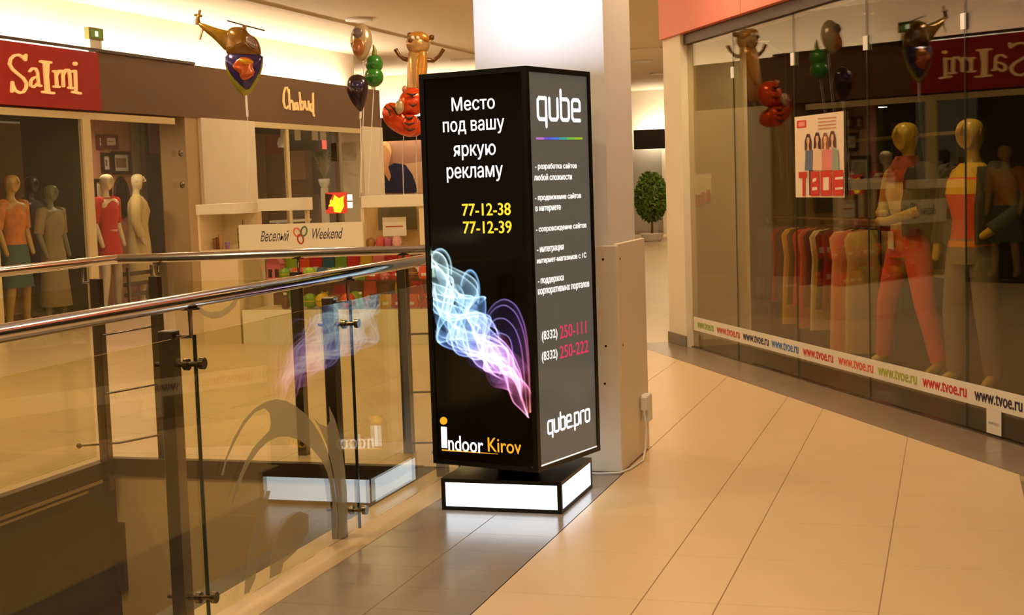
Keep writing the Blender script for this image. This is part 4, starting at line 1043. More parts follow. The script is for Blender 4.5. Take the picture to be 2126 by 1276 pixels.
# toys behind the counter glass
toy_cols = {'red': (200, 30, 26), 'orange': (232, 84, 22), 'green': (118, 160, 22), 'yellow': (222, 180, 26), 'blue': (44, 96, 130), 'pink': (224, 120, 120), 'brown': (120, 78, 36), 'lime': (160, 196, 40)}
for kx, v in toy_cols.items(): mat('toy_'+kx, v, 0.4, noise=0.08)
def toy(kind, col_, x, y, z, s, hk=1.0):
    m = MATS['toy_'+col_]; lab = None
    if kind == 'ball':
        t = empty('toy_ball', (x, y, z), 0); MB().sphere((0, 0, s*.5), s*.5, 16, 10).build('ball', m, t); MB().lathe([(s*.5, s*.47), (s*.507, s*.5), (s*.5, s*.53)], (0, 0), 18).build('band', MATS['toy_yellow' if col_ != 'yellow' else 'toy_green'], t)
    elif kind == 'bag':
        t = empty('toy_bag', (x, y, z), 0); MB().rings([[(-s*.5, -s*.12, 0), (s*.5, -s*.12, 0), (s*.5, s*.12, 0), (-s*.5, s*.12, 0)], [(-s*.56, -s*.2, s*.35*hk), (s*.56, -s*.2, s*.35*hk), (s*.56, s*.2, s*.35*hk), (-s*.56, s*.2, s*.35*hk)], [(-s*.5, -s*.05, s*hk), (s*.5, -s*.05, s*hk), (s*.5, s*.05, s*hk), (-s*.5, s*.05, s*hk)], [(-s*.5, -s*.01, s*1.12*hk), (s*.5, -s*.01, s*1.12*hk), (s*.5, s*.01, s*1.12*hk), (-s*.5, s*.01, s*1.12*hk)]], False).build('bag', m, t)
        box('label_patch', (-s*.25, -s*.215, s*.25*hk), (s*.25, -s*.18, s*.5*hk), MATS['white_plastic'], t)
    elif kind == 'bear':
        t = empty('plush_toy', (x, y, z), 0); mb = MB().sphere((0, 0, s*.3), (s*.3, s*.25, s*.3)).sphere((0, -s*.04, s*.72), (s*.24, s*.22, s*.22))
        for q in (-1, 1): mb.sphere((q*s*.19, 0, s*.9), s*.09, 8, 6).sphere((q*s*.3, -s*.12, s*.38), s*.11, 8, 6).sphere((q*s*.2, -s*.22, s*.1), s*.13, 8, 6)
        mb.build('plush_body', m, t); MB().sphere((0, -s*.25, s*.68), s*.07, 8, 6).build('nose', MATS['toy_brown'], t)
    else:
        t = empty('toy_bottle', (x, y, z), 0); MB().lathe([(s*.22, 0), (s*.25, s*.05), (s*.25, s*.6), (s*.1, s*.8), (s*.1, s*.9)], (0, 0), 14).build('bottle', m, t); MB().lathe([(s*.12, s*.9), (s*.12, s*1.05)], (0, 0), 12).build('cap', MATS['white_plastic'], t)
    nm = {'ball': 'toy ball with a band', 'bag': 'toy bag with white patch', 'bear': 'plush toy', 'bottle': 'toy bottle with white cap'}[kind]
    return t, f'{col_} {nm}'
rows = [(0.614, SY+0.18, [('ball', 'green'), ('bag', 'orange'), ('ball', 'lime'), ('bag', 'blue'), ('bear', 'green'), ('ball', 'orange'), ('bag', 'green'), ('bag', 'red'), ('bear', 'pink'), ('bag', 'red'), ('ball', 'brown'), ('bag', 'orange')]),
        (0.3355, SY+0.16, [('bottle', 'brown'), ('bear', 'brown'), ('ball', 'green'), ('ball', 'yellow'), ('bag', 'brown'), ('ball', 'orange'), ('bottle', 'green'), ('bear', 'brown'), ('bag', 'yellow'), ('bag', 'red'), ('bag', 'orange'), ('bear', 'red')]),
        (0.3355, SY+0.38, [('bag', 'green'), ('bag', 'brown'), ('bear', 'yellow'), ('bag', 'red'), ('ball', 'lime'), ('bag', 'orange'), ('bag', 'brown'), ('bag', 'yellow'), ('bag', 'red'), ('bear', 'orange')])]
rows.append((0.614, SY+0.35, [('bag', 'lime'), ('bag', 'orange'), ('bag', 'red'), ('bag', 'blue'), ('bag', 'green'), ('bag', 'red'), ('bag', 'yellow'), ('bag', 'pink'), ('bag', 'red'), ('bag', 'orange'), ('bag', 'brown'), ('bag', 'red')]))
rown = ['on the upper glass shelf of the stall', 'at the front of the stall counter floor', 'at the back of the stall counter floor', 'at the back of the upper stall shelf']
cnt = {}
todo = []
for ri, (z, y, L) in enumerate(rows):
    n = len(L)
    for i, (kd, cl) in enumerate(L):
        x = -6.30+i*(1.47/(n-1)); s = random.uniform(0.115, 0.135) if kd != 'bag' else random.uniform(0.105, 0.125)
        if ri > 0: s *= 1.35
        if kd == 'bag' : s = min(s, 0.118)
        else: s = min(s, 0.15)
        t, lab = toy(kd, cl, x, y, z, s, 1.0 if ri < 2 else (1.6 if ri == 2 else 1.8)+0.12*(i % 3))
        left = None
        prev = L[i-1] if i > 0 else None
        todo.append((t, lab, rown[ri], prev, kd))
kn = {'ball': 'ball', 'bag': 'bag', 'bear': 'plush', 'bottle': 'bottle'}
for t, lab, rn, prev, kd in todo:
    where = f'right of the {prev[1]} {kn[prev[0]]}' if prev else 'first from left'
    t['label'] = f'{lab} {where} {rn}'.replace(' with a band', '').replace(' with white patch', '').replace(' with white cap', ''); t['category'] = 'toy'; t['group'] = 'toys in the stall counter'
hs = empty('toy_house', (-6.42, SY+0.22, 0.614), 0, 'pink toy house with two dark windows at left of shelf', 'toy')
box('wall', (-.075, -.05, 0), (.075, .05, .16), MATS['toy_pink'], hs); MB().prism([(-.085, -.055, .16), (.085, -.055, .16), (.03, -.055, .235), (-.03, -.055, .235)], .11, (0, 1, 0)).build('roof', mat('toy_rose', (196, 96, 96), 0.5), hs)
for s in (-1, 1): box('window', (s*.036-.02, -.056, .03), (s*.036+.02, -.0505, .11), MATS['dark_trim'], hs)
for k, px in enumerate((489, 498)):
    t, lab = toy('bottle', 'orange', at_y(px, 560, SY+0.1).x+0.0, SY-0.18, 0.0, 0.10); bpy.data.objects.remove(t.children[0]); [bpy.data.objects.remove(c_) for c_ in list(t.children)]; bpy.data.objects.remove(t)

# ------------------------------------------------------------------ foil balloons over the stall
RH = Vector((CR.x, CR.y, 0)).normalized(); BN = Vector((RH.y, -RH.x, 0))
def bpt(px, py, t): return Vector((0, 0, EYE)) + ray(px, py)*t
def pillow(mb, pts3, thick, n=BN, steps=6):
    c = sum((Vector(p) for p in pts3), Vector())/len(pts3)
    R = []
    ks = [math.sin(math.pi/2*i/steps) for i in range(steps+1)]; ks[0] = 0.03
    for k in ks: R.append([c+(Vector(p)-c)*k - n*thick*math.sqrt(max(0, 1-k*k)) for p in pts3])
    for k in reversed(ks[:-1]): R.append([c+(Vector(p)-c)*k + n*thick*math.sqrt(max(0, 1-k*k)) for p in pts3])
    mb.rings([[tuple(p) for p in r] for r in R], True, cap=True)
    return mb
def smoothloop(pts, it=2):
    for _ in range(it):
        q = []
        for i in range(len(pts)):
            a, b = pts[i], pts[(i+1) % len(pts)]
            q += [(a[0]*.75+b[0]*.25, a[1]*.75+b[1]*.25), (a[0]*.25+b[0]*.75, a[1]*.25+b[1]*.75)]
        pts = q
    return pts
def foil(name, rgb): return mat(name, rgb, 0.22, 0.35, coat=0.4, bump=0.25, scale=14, noise=0.15)
def balloon_part(root, name, pts, t, thick, m, it=1, dn=0.0):
    if it:
        gx = sum(p[0] for p in pts)/len(pts); gy = sum(p[1] for p in pts)/len(pts); pts = [(gx+(a-gx)*1.07, gy+(b-gy)*1.07) for a, b in pts]
    mb = pillow(MB(), [bpt(a, b, t)+BN*dn for a, b in smoothloop(pts, it)], thick); return rel(mb.build(name, m, root), root)
def ell(cx, cy, rx, ry, n=20, taper=0.0): return [(cx+rx*math.cos(2*math.pi*k/n)*(1-taper*max(0, math.sin(2*math.pi*k/n))), cy+ry*math.sin(2*math.pi*k/n)) for k in range(n)]
def string(root, pts, t, r=0.004, name='string', m=None):
    return rel(MB().tube([bpt(a, b, t) for a, b in pts], r, 6).build(name, m or MATS['white_plastic'], root), root)
Z6 = lambda L: [(400+a*0.1802, 10+b*0.1802) for a, b in L]
T1 = 14.2
hb = empty('helicopter_balloon', bpt(512, 235, T1), 0, 'helicopter-shaped foil balloon with olive tail and blue front', 'balloon')
balloon_part(hb, 'tail', Z6([(55, 205), (110, 212), (250, 262), (380, 298), (440, 300), (480, 500), (390, 540), (260, 402), (130, 292), (80, 245)]), T1, .05, foil('foil_olive', (150, 112, 30)))
balloon_part(hb, 'cabin', Z6([(400, 330), (440, 268), (560, 262), (610, 290), (650, 345), (720, 380), (765, 460), (780, 560), (740, 620), (440, 600), (385, 520)]), T1, .10, foil('foil_brown', (132, 92, 32)))
balloon_part(hb, 'window_band', Z6([(640, 370), (720, 390), (760, 450), (770, 520), (700, 500), (640, 450)]), T1, .02, foil('foil_grey', (150, 128, 120)), 1, .10)
balloon_part(hb, 'rim', Z6([(385, 580), (590, 560), (800, 585), (800, 690), (775, 800), (715, 930), (620, 1045), (555, 1010), (455, 890), (395, 760)]), T1, .06, foil('foil_lime', (156, 150, 40)))
balloon_part(hb, 'front', Z6([(385, 575), (590, 555), (800, 580), (795, 690), (760, 790), (700, 900), (640, 985), (570, 935), (470, 830), (405, 720)]), T1, .09, foil('foil_blue', (58, 44, 104)), 1, .02)
balloon_part(hb, 'print', Z6([(520, 660), (600, 610), (720, 650), (700, 720), (740, 800), (640, 870), (580, 860), (560, 780), (480, 740)]), T1, .02, foil('foil_orange', (196, 92, 32)), 1, .10)
balloon_part(hb, 'print', Z6([(560, 640), (650, 630), (730, 670), (660, 700), (590, 690)]), T1, .02, foil('foil_yellow', (224, 160, 40)), 1, .115)
rel(MB().tube([bpt(*p, T1) for p in Z6([(400, 183), (600, 238), (830, 297)])], .008, 6).build('rotor', MATS['dark_trim'], hb), hb)
rel(MB().tube([bpt(*p, T1) for p in Z6([(595, 238), (600, 300)])], .022, 8).build('mast', MATS['foil_brown'], hb), hb)
rel(MB().tube([bpt(*p, T1) for p in Z6([(62, 225), (58, 160), (70, 125)])], [.03, .022, .015], 8).build('tail_fin', MATS['foil_brown'], hb), hb)
rel(MB().tube([bpt(*p, T1) for p in Z6([(85, 60), (70, 125), (75, 140)])], .014, 6).tube([bpt(*p, T1) for p in Z6([(20, 115), (70, 125), (110, 130)])], .014, 6).build('tail_rotor', MATS['foil_brown'], hb), hb)
rel(MB().tube([bpt(*p, T1) for p in Z6([(115, 270), (95, 340), (80, 400)])], [.016, .012, .014], 6).build('ribbon', mat('pink_ribbon', (232, 180, 150), 0.5), hb), hb)
string(hb, [(511, 198), (512, 215), (514, 242)], T1, .012, 'ribbon_tail'); string(hb, [(514, 242), (516, 330), (512, 420)], T1, .0035)
gb = empty('round_balloon', bpt(748, 130, T1), 0, 'silver and brown oval foil balloon, topmost of the cluster', 'balloon')
balloon_part(gb, 'foil', ell(750, 88, 22, 37, 24, .35)+[], T1, .09, foil('foil_silver', (186, 164, 128)), 1)
balloon_part(gb, 'print', ell(746, 100, 12, 18), T1, .02, foil('foil_rust', (166, 104, 56)), 1, .085); balloon_part(gb, 'print', ell(744, 70, 10, 10), T1, .02, foil('foil_mauve', (120, 104, 104)), 1, .085)
string(gb, [(754, 124), (756, 200), (752, 300), (750, 400)], T1+.05)
gr = empty('green_balloon', bpt(776, 180, T1+.1), 0, 'bright green peanut-shaped balloon below the silver one', 'balloon')
gm = mat('green_latex', (40, 118, 26), 0.25, coat=0.5)
cA = bpt(777, 133, T1+.1); cB = bpt(776, 160, T1+.1)
rel(MB().sphere(cA, (.088, .088, .095), 20, 12).build('upper_bulb', gm, gr), gr); rel(MB().sphere(cB, (.098, .098, .10), 20, 12).build('lower_bulb', gm, gr), gr)
rel(MB().tube([bpt(777, 114, T1+.1), bpt(778, 104, T1+.1), bpt(775, 93, T1+.1)], [.03, .022, .008], 8).build('stem', mat('green_stem', (120, 120, 30), 0.4), gr), gr)
string(gr, [(776, 181), (772, 260), (765, 400)], T1+.1)
db = empty('dark_balloon', bpt(744, 230, T1-.1), 0, 'dark purple teardrop foil balloon, lowest of the cluster', 'balloon')
balloon_part(db, 'foil', smoothloop([(722, 168), (732, 157), (748, 156), (762, 166), (764, 190), (758, 212), (750, 232), (742, 226), (728, 208), (720, 188)], 1), T1-.1, .09, foil('foil_dark', (50, 30, 36)))
balloon_part(db, 'print', ell(744, 178, 11, 9), T1-.1, .02, foil('foil_navy', (56, 48, 92)), 1, .085)
string(db, [(749, 231), (748, 246)], T1-.1, .012, 'ribbon_tail'); string(db, [(748, 246), (750, 320), (747, 410)], T1-.1)
T2 = 15.0
an = empty('animal_balloon', bpt(864, 200, T2), 0, 'tall tan animal-shaped foil balloon with raised thin arms', 'balloon')
tanf = foil('foil_tan', (200, 156, 96)); tan2 = foil('foil_gold', (206, 140, 50))
balloon_part(an, 'body', [(848, 100), (872, 98), (888, 104), (886, 150), (884, 200), (882, 222), (848, 222), (846, 170)], T2, .09, tanf)
balloon_part(an, 'back_patch', [(868, 112), (886, 108), (884, 160), (870, 196), (864, 160)], T2, .02, tan2, 1, .085)
balloon_part(an, 'head', ell(868, 90, 24, 23, 22), T2, .11, tanf)
balloon_part(an, 'crown', [(848, 76), (860, 68), (880, 68), (892, 78), (890, 88), (868, 80)], T2, .03, tan2, 1, .09)
for px, py, r in ((851, 73, 6), (896, 78, 6)): balloon_part(an, 'ear', ell(px, py, r, r), T2, .03, foil('foil_earbrown', (110, 66, 32)), 0)
rel(MB().tube([bpt(850, 124, T2), bpt(838, 122, T2), bpt(828, 114, T2), bpt(821, 102, T2)], [.03, .022, .018, .022], 8).build('arm', MATS['foil_earbrown'], an), an)
rel(MB().tube([bpt(884, 124, T2), bpt(900, 126, T2), bpt(912, 116, T2), bpt(921, 102, T2)], [.03, .022, .018, .022], 8).build('arm', MATS['foil_earbrown'], an), an)
for px in (858, 869): rel(MB().sphere(bpt(px, 80, T2)+BN*.105, .022, 8, 6).build('eye', MATS['white_plastic'], an), an)
rel(MB().sphere(bpt(853, 86, T2)+BN*.095, .024, 8, 6).build('nose', MATS['foil_earbrown'], an), an)
tg = empty('tiger_balloon', bpt(840, 280, T2-.2), 0, 'orange striped tiger-shaped foil balloon in front of the poster', 'balloon')
orf = foil('foil_tiger', (222, 72, 16)); blk = mat('stripe_black', (60, 22, 8), 0.4)
balloon_part(tg, 'body', [(794, 230), (806, 214), (826, 216), (850, 240), (872, 250), (880, 272), (856, 284), (826, 276), (800, 256)], T2-.2, .12, orf)
balloon_part(tg, 'head', [(830, 204), (846, 184), (866, 184), (884, 196), (884, 226), (862, 240), (838, 236), (828, 222)], T2-.2, .11, orf, 1, .06)
balloon_part(tg, 'muzzle', ell(832, 224, 9, 14), T2-.2, .03, foil('foil_muzzle', (190, 160, 120)), 1, .15)
balloon_part(tg, 'leg', [(838, 240), (866, 240), (870, 266), (858, 282), (840, 278)], T2-.2, .07, orf, 1, .12)
balloon_part(tg, 'ear', ell(842, 187, 6, 8), T2-.2, .03, foil('foil_pink', (206, 120, 96)), 0, .10)
for pts in ([(843, 244), (852, 248), (862, 244)], [(842, 256), (852, 260), (864, 256)], [(844, 268), (854, 272), (864, 268)], [(846, 196), (858, 200), (868, 196)], [(852, 218), (860, 222), (868, 218)], [(800, 222), (810, 230), (812, 242)], [(810, 218), (822, 228), (826, 240)]):
    rel(MB().tube([bpt(a, b, T2-.2)+BN*(.185 if a > 835 else .115) for a, b in pts], [.006, .016, .006], 6).build('stripe', blk, tg), tg)
string(tg, [(838, 282), (836, 340), (838, 405)], T2-.2); string(an, [(866, 222), (864, 300), (866, 405)], T2); string(tg, [(792, 215), (790, 300), (786, 400)], T2-.1, .003)

# ------------------------------------------------------------------ potted tree at the end of the corridor
tp = at_y(1354, 492, 33.5)
tr = empty('potted_tree', (tp.x, 33.5, 0), 0, 'round-headed green tree in white pot far down the corridor', 'potted tree')
MB().lathe([(.18, 0), (.24, .05), (.27, .16), (.30, .18), (.30, .20), (.24, .20), (.2, .17)], (0, 0), 20).build('pot', MATS['white_plastic'], tr)
MB().lathe([(.23, .172), (.01, .185)], (0, 0), 16).build('soil', MATS['dark_trim'], tr)
MB().tube([(0, 0, .17), (.01, 0, .45), (-.02, .01, .75), (0, 0, 1.05)], [.03, .025, .022, .015], 8).build('trunk', mat('bark', (120, 84, 50), 0.8), tr)
mb = MB()
for i in range(1500):
    a = random.uniform(0, 2*math.pi); zz = random.uniform(-1, 1); rr = random.uniform(.55, 1)**.5
    c = Vector((math.cos(a)*math.sqrt(1-zz*zz)*.40*rr, math.sin(a)*math.sqrt(1-zz*zz)*.40*rr, 1.06+zz*.60*rr))
    d = Vector((random.gauss(0, 1), random.gauss(0, 1), random.gauss(0, 1))).normalized(); e = d.orthogonal().normalized(); L = random.uniform(.05, .085)
    mb.add([c-d*L, c+e*L*.45, c+d*L, c-e*L*.45], [(0, 1, 2, 3)])
fo = mb.build('foliage', mat('leaf_green', (96, 128, 36), 0.5, noise=0.5, scale=9), tr, fix=False); fo['kind'] = 'stuff'

# ------------------------------------------------------------------ ceiling lamps
LN = []
for i, (lx, ly, lp) in enumerate(LAMPS):
    d_ = Vector((lx, ly, CEIL-EYE)); q_ = (1063+F_PX*d_.dot(CR)/d_.dot(CF), 638-F_PX*d_.dot(CU)/d_.dot(CF))
    if d_.dot(CF) < 0 or not (-60 < q_[0] < 2180 and -60 < q_[1] < 1300): continue
    place = 'above the balloons' if q_[0] < 960 else ('hidden behind the white column' if q_[0] < 1310 else 'over the far corridor right of the column')
    if 'hidden' in place: continue
    LN.append(place); place = ['nearest ', 'second ', 'third ', 'fourth '][LN.count(place)-1]+place
    r0 = empty('ceiling_lamp', (lx, ly, CEIL-0.03), 0, 'round white-rimmed downlight in the ceiling, '+place, 'ceiling lamp', 'recessed downlights')
    MB().lathe([(.155, .0), (.19, .0), (.19, .028), (.155, .028), (.152, .01)], (0, 0), 24).build('rim', MATS['white_plastic'], r0)

# ------------------------------------------------------------------ clothes shop: glass front and its stickers
w3 = bpy.data.objects.new('window_3', None); COL.objects.link(w3); w3['kind'] = 'structure'
SJ = [4.515, 3.46, 2.30, 1.17, -0.016, -1.18, -2.35, -3.5]
for i in range(len(SJ)-1):
    sbox(SJ[i]-0.003, SJ[i+1]+0.003, 0.0, 0.010, 0.012, FZ-0.09).build('pane', MATS['shop_glass'], w3)
    sbox(SJ[i+1]-0.0028, SJ[i+1]+0.0028, 0.0005, 0.0095, 0.012, FZ-0.09).build('pane_joint', MATS['glass_edge'], w3)
    sbox(SJ[i+1]-0.022, SJ[i+1]+0.022, -0.012, -0.001, 2.27, 2.36).build('glass_clip', MATS['white_plastic'], w3)
sbox(4.52, -3.5, -0.015, 0.025, 0.0035, 0.012).build('floor_channel', MATS['steel_dark'], w3)
band = empty('window_sticker_band', st(2.2, -0.002, 0.155), 0, 'white sticker band along the shop glass with coloured web address', 'sticker')
rel(sbox(4.49, -3.45, -0.0030, -0.0012, 0.155, 0.275).build('band', mat('sticker_white', (232, 222, 204), 0.5), band), band)
for x0, x1, col_, k in ((1449, 1482, (150, 170, 60), 'lime'), (1489, 1536, (214, 70, 56), 'red'), (1543, 1596, (40, 34, 60), 'navy'), (1602, 1657, (70, 120, 180), 'blue'), (1667, 1729, (206, 40, 40), 'red2'), (1740, 1812, (232, 90, 60), 'coral'), (1822, 1902, (170, 176, 50), 'lime2'), (1915, 2006, (206, 40, 40), 'red2'), (2023, 2122, (40, 34, 80), 'navy')):
    a, _ = at_s(x0, 720, -0.004); b, _ = at_s(x1, 720, -0.004)
    rel(text('web_address', 'www.tvoe.ru', mat('ink_'+k, col_, 0.5), band, st(a, -0.0036, 0.185), -SD, (0, 0, 1), abs(a-b), 0.058, 0.0, 0.003), band)
lf = empty('leaflet', st(-0.32, -0.005, 0.02), 0, 'small white sheet stuck to the glass below the sticker band', 'sheet')
rel(sbox(-0.235, -0.385, -0.0046, -0.0032, 0.02, 0.1545).build('sheet', MATS['sticker_white'], lf), lf)
rel(text('small_print', 'www.tvoe.ru', mat('ink_grey', (150, 140, 130), 0.5), lf, st(-0.255, -0.0052, 0.07), -SD, (0, 0, 1), 0.11, 0.02), lf)

# poster on the glass
pst = empty('shop_poster', st(1.88, -0.012, 1.325), 0, 'white poster with four women and big red letters on shop glass', 'poster')
rel(sbox(2.27, 1.494, -0.010, -0.004, 1.325, 1.90).build('sheet', mat('poster_white', (238, 216, 190), 0.5), pst), pst)
ZP = lambda L: [(1640+a*0.1568, 220+b*0.1568) for a, b in L]
lay = [0.0105]
def spoly(pts, col_, name, nm):
    lay[0] += 0.0003
    P = [st(*((lambda q: (q[0], -lay[0], q[1]))(at_s(a, b, -lay[0])))) for a, b in ZP(pts)]
    return rel(MB().prism(P, 0.0002, -SN).build(name, mat(nm, col_, 0.6), pst), pst)
spoly([(90, 195), (215, 188), (215, 285), (90, 295)], (206, 60, 44), 'logo_block', 'poster_red')
spoly([(115, 215), (195, 210), (195, 265), (115, 272)], (236, 150, 130), 'logo_letters', 'poster_pinkish')
for y in (150, 195, 240, 285): spoly([(370, y+12), (610-(y % 3)*18, y-8), (610-(y % 3)*18, y+4), (370, y+26)], (206, 130, 100), 'text_line', 'poster_line')
skin_p, girls = (226, 176, 136), [(240, 370, (70, 28, 20), (96, 110, 140), 205, 300), (360, 350, (60, 22, 18), (232, 196, 160), 310, 420), (465, 355, (150, 84, 48), (222, 130, 124), 430, 560), (560, 330, (90, 50, 34), (150, 160, 140), 560, 640)]
for gi, (cx, ty, hair, top_, xa, xb) in enumerate(girls):
    spoly([(xa, 585), (cx, 560), (xb, 585), (xb+8, 850), (xa-8, 850)], top_, 'figure_top', 'girl_top_%d' % gi)
    spoly([(cx-18, ty), (cx+18, ty), (cx+44, ty+90), (cx+46, ty+225), (cx+12, ty+205), (cx-12, ty+205), (cx-46, ty+215), (cx-44, ty+90)], hair, 'figure_hair', 'girl_hair_%d' % gi)
    spoly([(cx-16, ty+45), (cx+16, ty+45), (cx+20, ty+100), (cx+8, ty+150), (cx+16, ty+215), (cx-16, ty+215), (cx-8, ty+150), (cx-20, ty+100)], skin_p, 'figure_face', 'girl_skin')
spoly([(250, 850), (305, 850), (300, 1180), (255, 1180)], (80, 50, 40), 'figure_legs', 'girl_legs')
RED = (206, 44, 22)
spoly([(115, 875), (225, 868), (225, 945), (198, 946), (198, 1192), (165, 1194), (165, 948), (115, 950)], RED, 'poster_letter', 'poster_letter_red')
spoly([(275, 868), (388, 862), (388, 1188), (275, 1192)], RED, 'poster_letter', 'poster_letter_red')
spoly([(300, 965), (350, 945), (350, 990), (300, 1010)], (238, 216, 190), 'letter_counter', 'poster_white'); spoly([(295, 1075), (360, 1068), (360, 1110), (295, 1118)], (238, 216, 190), 'letter_counter', 'poster_white')
spoly([(405, 860), (550, 852), (550, 1186), (405, 1190)], RED, 'poster_letter', 'poster_letter_red'); spoly([(440, 945), (515, 940), (515, 1110), (440, 1116)], (238, 216, 190), 'letter_counter', 'poster_white')
spoly([(565, 852), (705, 845), (705, 1184), (565, 1188)], RED, 'poster_letter', 'poster_letter_red'); spoly([(600, 945), (705, 932), (705, 968), (600, 975)], (238, 216, 190), 'letter_counter', 'poster_white'); spoly([(600, 1080), (705, 1070), (705, 1100), (600, 1108)], (238, 216, 190), 'letter_counter', 'poster_white')
nt_ = empty('sticker_note', st(4.2, 0.02, 1.3), 0, 'small faint note with red marks on the shop return wall', 'note')
q0 = st(4.512, 0.10, 1.28)
sbox(4.514, 4.5185, 0.06, 0.20, 1.42, 1.56)
rel(sbox(4.5135, 4.5165, 0.04, 0.20, 1.34, 1.52).build('sheet', MATS['sticker_white'], nt_), nt_)
for k in range(3): rel(sbox(4.512, 4.5133, 0.05+k*0.05, 0.085+k*0.05, 1.24+0.015*k, 1.34+0.02*k).build('red_mark', mat('faded_red', (196, 110, 84), 0.6), nt_), nt_)

# ------------------------------------------------------------------ clothes shop: mannequins, rack, shelf
for s_, lp_ in ((3.9, 5), (2.0, 4.5), (0.9, 4.5)):
    area_light('shop_fill_light', st(s_, 0.42, 2.6), lp_, 0.12)  # unseen lamps added to brighten the mannequins and the return wall
shop_skin = mat('mannequin_yellow', (176, 146, 48), 0.35)
frz = math.atan2(-SN.y, -SN.x)-math.pi/2          # front towards the glass
p = st(1.97, 0.72, 0.004)
r_, V = mannequin('shop_mannequin', p, frz+0.15, 'yellowish mannequin in coral trousers with folded arms behind the shop glass', shop_skin, 0.31, arms='fold', scale=1.04)
trousers(r_, V, mat('coral_trousers', (220, 82, 74), 0.8, noise=0.06, scale=20))
top_garment(r_, V, mat('ivory_top', (222, 196, 150), 0.8, noise=0.06), 0.96, 1.47, 'shirt', 0.004)
MB().loft([(0, .01, 1.36, .17, .13), (0, .03, 1.44, .12, .11), (0, .01, 1.53, .075, .075)], 18).build('scarf', mat('scarf_print', (140, 60, 34), 0.8, noise=0.6, scale=25), r_)
mb = MB().loft([(-.115, -.005, 0.99, .085, .135), (-.10, -.005, 1.2, .085, .13), (-.12, .0, 1.40, .085, .115), (-.10, 0, 1.45, .06, .08)], 16)
s_, e, w_ = Vector(V[17]), Vector(V[18]), Vector(V[19]); mb.tube([Vector((s_.x*.75, s_.y, s_.z)), s_, s_.lerp(e, .6), e, e.lerp(w_, .25)], [.07, .075, .066, .062, .056], 12)
mb.build('open_jacket', mat('dark_green_cloth', (44, 42, 28), 0.8), r_)
box('price_tag', (-0.03, 0.146, 0.90), (0.03, 0.150, 1.02), MATS['sticker_white'], r_)
p = st(1.12, 0.72, 0.004)
r_, V = mannequin('shop_mannequin', p, frz+0.35, 'yellowish mannequin in red and yellow jumper and grey jeans', shop_skin, 0.15, arms=('hip', 'down'), scale=1.03)
trousers(r_, V, mat('grey_jeans', (122, 112, 108), 0.85, noise=0.2, scale=30))
top_garment(r_, V, mat('red_jumper', (206, 62, 28), 0.85, noise=0.05), 0.97, 1.30, 'jumper', 0.012)
MB().loft([(0, .012, 1.285, .182, .14), (0, .01, 1.36, .184, .125), (0, .005, 1.42, .14, .10), (0, 0, 1.48, .078, .068)], 20).build('yoke', mat('yellow_yoke', (206, 168, 40), 0.85), r_)
MB().loft([(0, 0, .95, .168, .135), (0, 0, .99, .17, .135)], 20).build('hem_band', mat('ochre_band', (222, 140, 20), 0.85), r_)
mb = MB()
for n in (17, 21):
    s_, e, w_ = Vector(V[n]), Vector(V[n+1]), Vector(V[n+2]); mb.tube([Vector((s_.x*.8, s_.y, s_.z)), s_, s_.lerp(e, .6), e, e.lerp(w_, .9)], [.07, .072, .062, .058, .05], 12)
mb.loft([(0, -.06, .96, .19, .10), (0, -.06, 1.2, .18, .10), (0, -.05, 1.40, .19, .09)], 18)
for q in (-1, 1): mb.loft([(q*.145, .0, .97, .065, .14), (q*.135, .0, 1.2, .065, .13), (q*.15, .0, 1.40, .065, .12), (q*.12, 0, 1.455, .05, .08)], 14)
mb.build('jacket', MATS['dark_green_cloth'], r_)
p = st(0.36, 0.95, 0.004)
r_, V = mannequin('shop_mannequin', p, frz+0.1, 'mannequin in grey jacket cut off by the right picture edge', shop_skin, 0.12)
trousers(r_, V, mat('dark_jeans', (44, 40, 44), 0.85)); top_garment(r_, V, mat('pale_shirt', (220, 190, 130), 0.8), 0.95, 1.47, 'shirt', 0.006)
top_garment(r_, V, mat('grey_jacket', (120, 104, 92), 0.8), 1.0, 1.45, 'jacket', 0.022, True, 2.0)

RO = 0.80
rk = empty('clothes_rack', st(3.5, RO, 0.004), 0, 'dark steel clothes rack behind the poster', 'clothes rack')
rel(MB().tube([st(4.72, RO, 1.12), st(2.55, RO, 1.12)], .014, 10).build('rail', MATS['steel_dark'], rk), rk)
for s in (4.70, 2.57):
    rel(MB().tube([st(s, RO, .006), st(s, RO, 1.12)], .014, 10).build('upright', MATS['steel_dark'], rk), rk)
    rel(MB().tube([st(s, RO-.22, .018), st(s, RO+.22, .018)], .014, 10).build('foot', MATS['steel_dark'], rk), rk)
GC = [('black', (30, 24, 22)), ('dark green', (38, 46, 24)), ('navy', (38, 34, 62)), ('charcoal', (52, 46, 48)), ('crimson', (140, 22, 30)), ('violet', (60, 44, 90)), ('mustard', (206, 150, 24)), ('brown', (72, 40, 20)), ('scarlet', (190, 28, 34)), ('rose', (196, 92, 84)), ('plum', (90, 40, 60)), ('white', (214, 196, 160)), ('olive', (60, 58, 22)), ('rust', (120, 40, 22))]
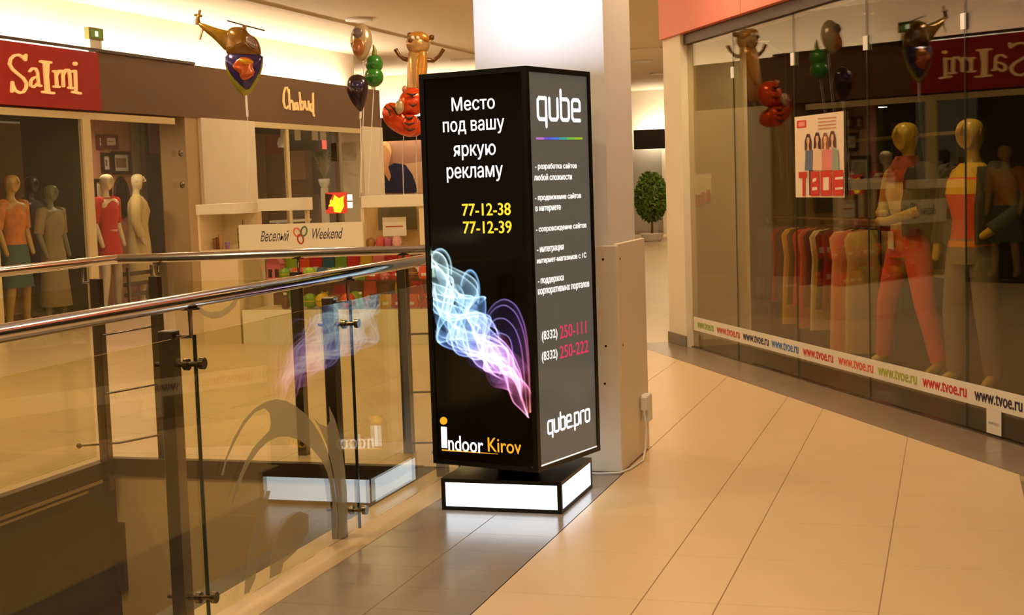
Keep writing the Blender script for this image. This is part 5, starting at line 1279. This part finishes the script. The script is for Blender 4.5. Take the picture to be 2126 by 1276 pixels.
def garment(s, z0, col_, nm, label, wdt=0.20, th=0.026):
    g_ = empty('hanging_garment', st(s, RO, 1.12), 0, label, 'garment', 'clothes hanging on the rack')
    mb = MB(); R = []
    for z, w_, t in ((1.045, .04, .012), (1.03, wdt*.8, .02), (0.98, wdt, th), (0.80, wdt*.88, th*.8), (0.60 if z0 < .55 else .7, wdt*.95, th), (z0, wdt*1.02, th*1.1)):
        ring = []
        for k in range(14):
            q = 2*math.pi*k/14; wob = 1+0.22*math.sin(3*q+s*9) if z < .9 else 1
            v = st(s+t*math.sin(q)*wob, RO+w_*math.cos(q), z); ring.append(tuple(v))
        R.append(ring)
    rel(mb.rings(R).build('cloth', mat('garment_'+nm, col_, 0.85, noise=0.12, scale=12), g_), g_)
    rel(MB().tube([st(s, RO-wdt*.7, 1.045), st(s, RO, 1.075), st(s, RO+wdt*.7, 1.045)], .005, 6).tube([st(s, RO, 1.075), st(s, RO, 1.108), st(s+.004, RO, 1.134)], .003, 6).build('hanger', MATS['steel_dark'], g_), g_)
for i, (nm, c_) in enumerate(GC):
    s = 4.62-i*0.112
    garment(s, 0.40 if nm not in ('mustard', 'rose', 'white') else 0.22, c_, nm.replace(' ', '_'), f'{nm} short garment hanging on the dark clothes rack')
for i, (nm, c_, lab) in enumerate((('palepink', (226, 160, 138), 'long pale pink dress hanging leftmost of the three long ones'), ('dusky', (206, 128, 112), 'long dusky pink dress between the two other long dresses'), ('ivory', (206, 176, 126), 'long ivory dress hanging at the right rack end'))):
    garment(3.0-i*0.13, 0.10, c_, nm, lab, 0.21, .055)
su = empty('wall_shelf', st(5.2, 2.5, 0.004), 0, 'pale shop shelf unit behind the coral-trousered mannequin', 'shelf')
for z in (0.5, 0.95, 1.38, 1.80): rel(sbox(6.6, 4.2, 2.4, 2.75, z, z+0.03).build('shelf', mat('shelf_pale', (206, 180, 120), 0.5), su), su)
for s in (6.6, 5.4, 4.2): rel(sbox(s+.02, s-.02, 2.40, 2.75, 0.004, 1.95).build('side', mat('shelf_dark', (70, 52, 30), 0.6), su), su)
for i in range(9):
    s = 6.42-i*0.24-(0.10 if i >= 4 else 0); c_ = [(70, 40, 40), (40, 44, 60), (96, 70, 40)][i % 3]
    o = sbox(s, s-.17, 2.45, 2.7, 1.412, 1.412+0.10+0.03*(i % 3)).build('folded_clothes', mat('fold_%d' % (i % 3), c_, 0.85), None)
    tag(o, ['left', 'middle', 'right'][i // 3]+' '+['dull red', 'slate', 'brown'][i % 3]+' folded clothes pile on the third shelf in the shop', 'clothes', 'folded clothes on the shop shelf')
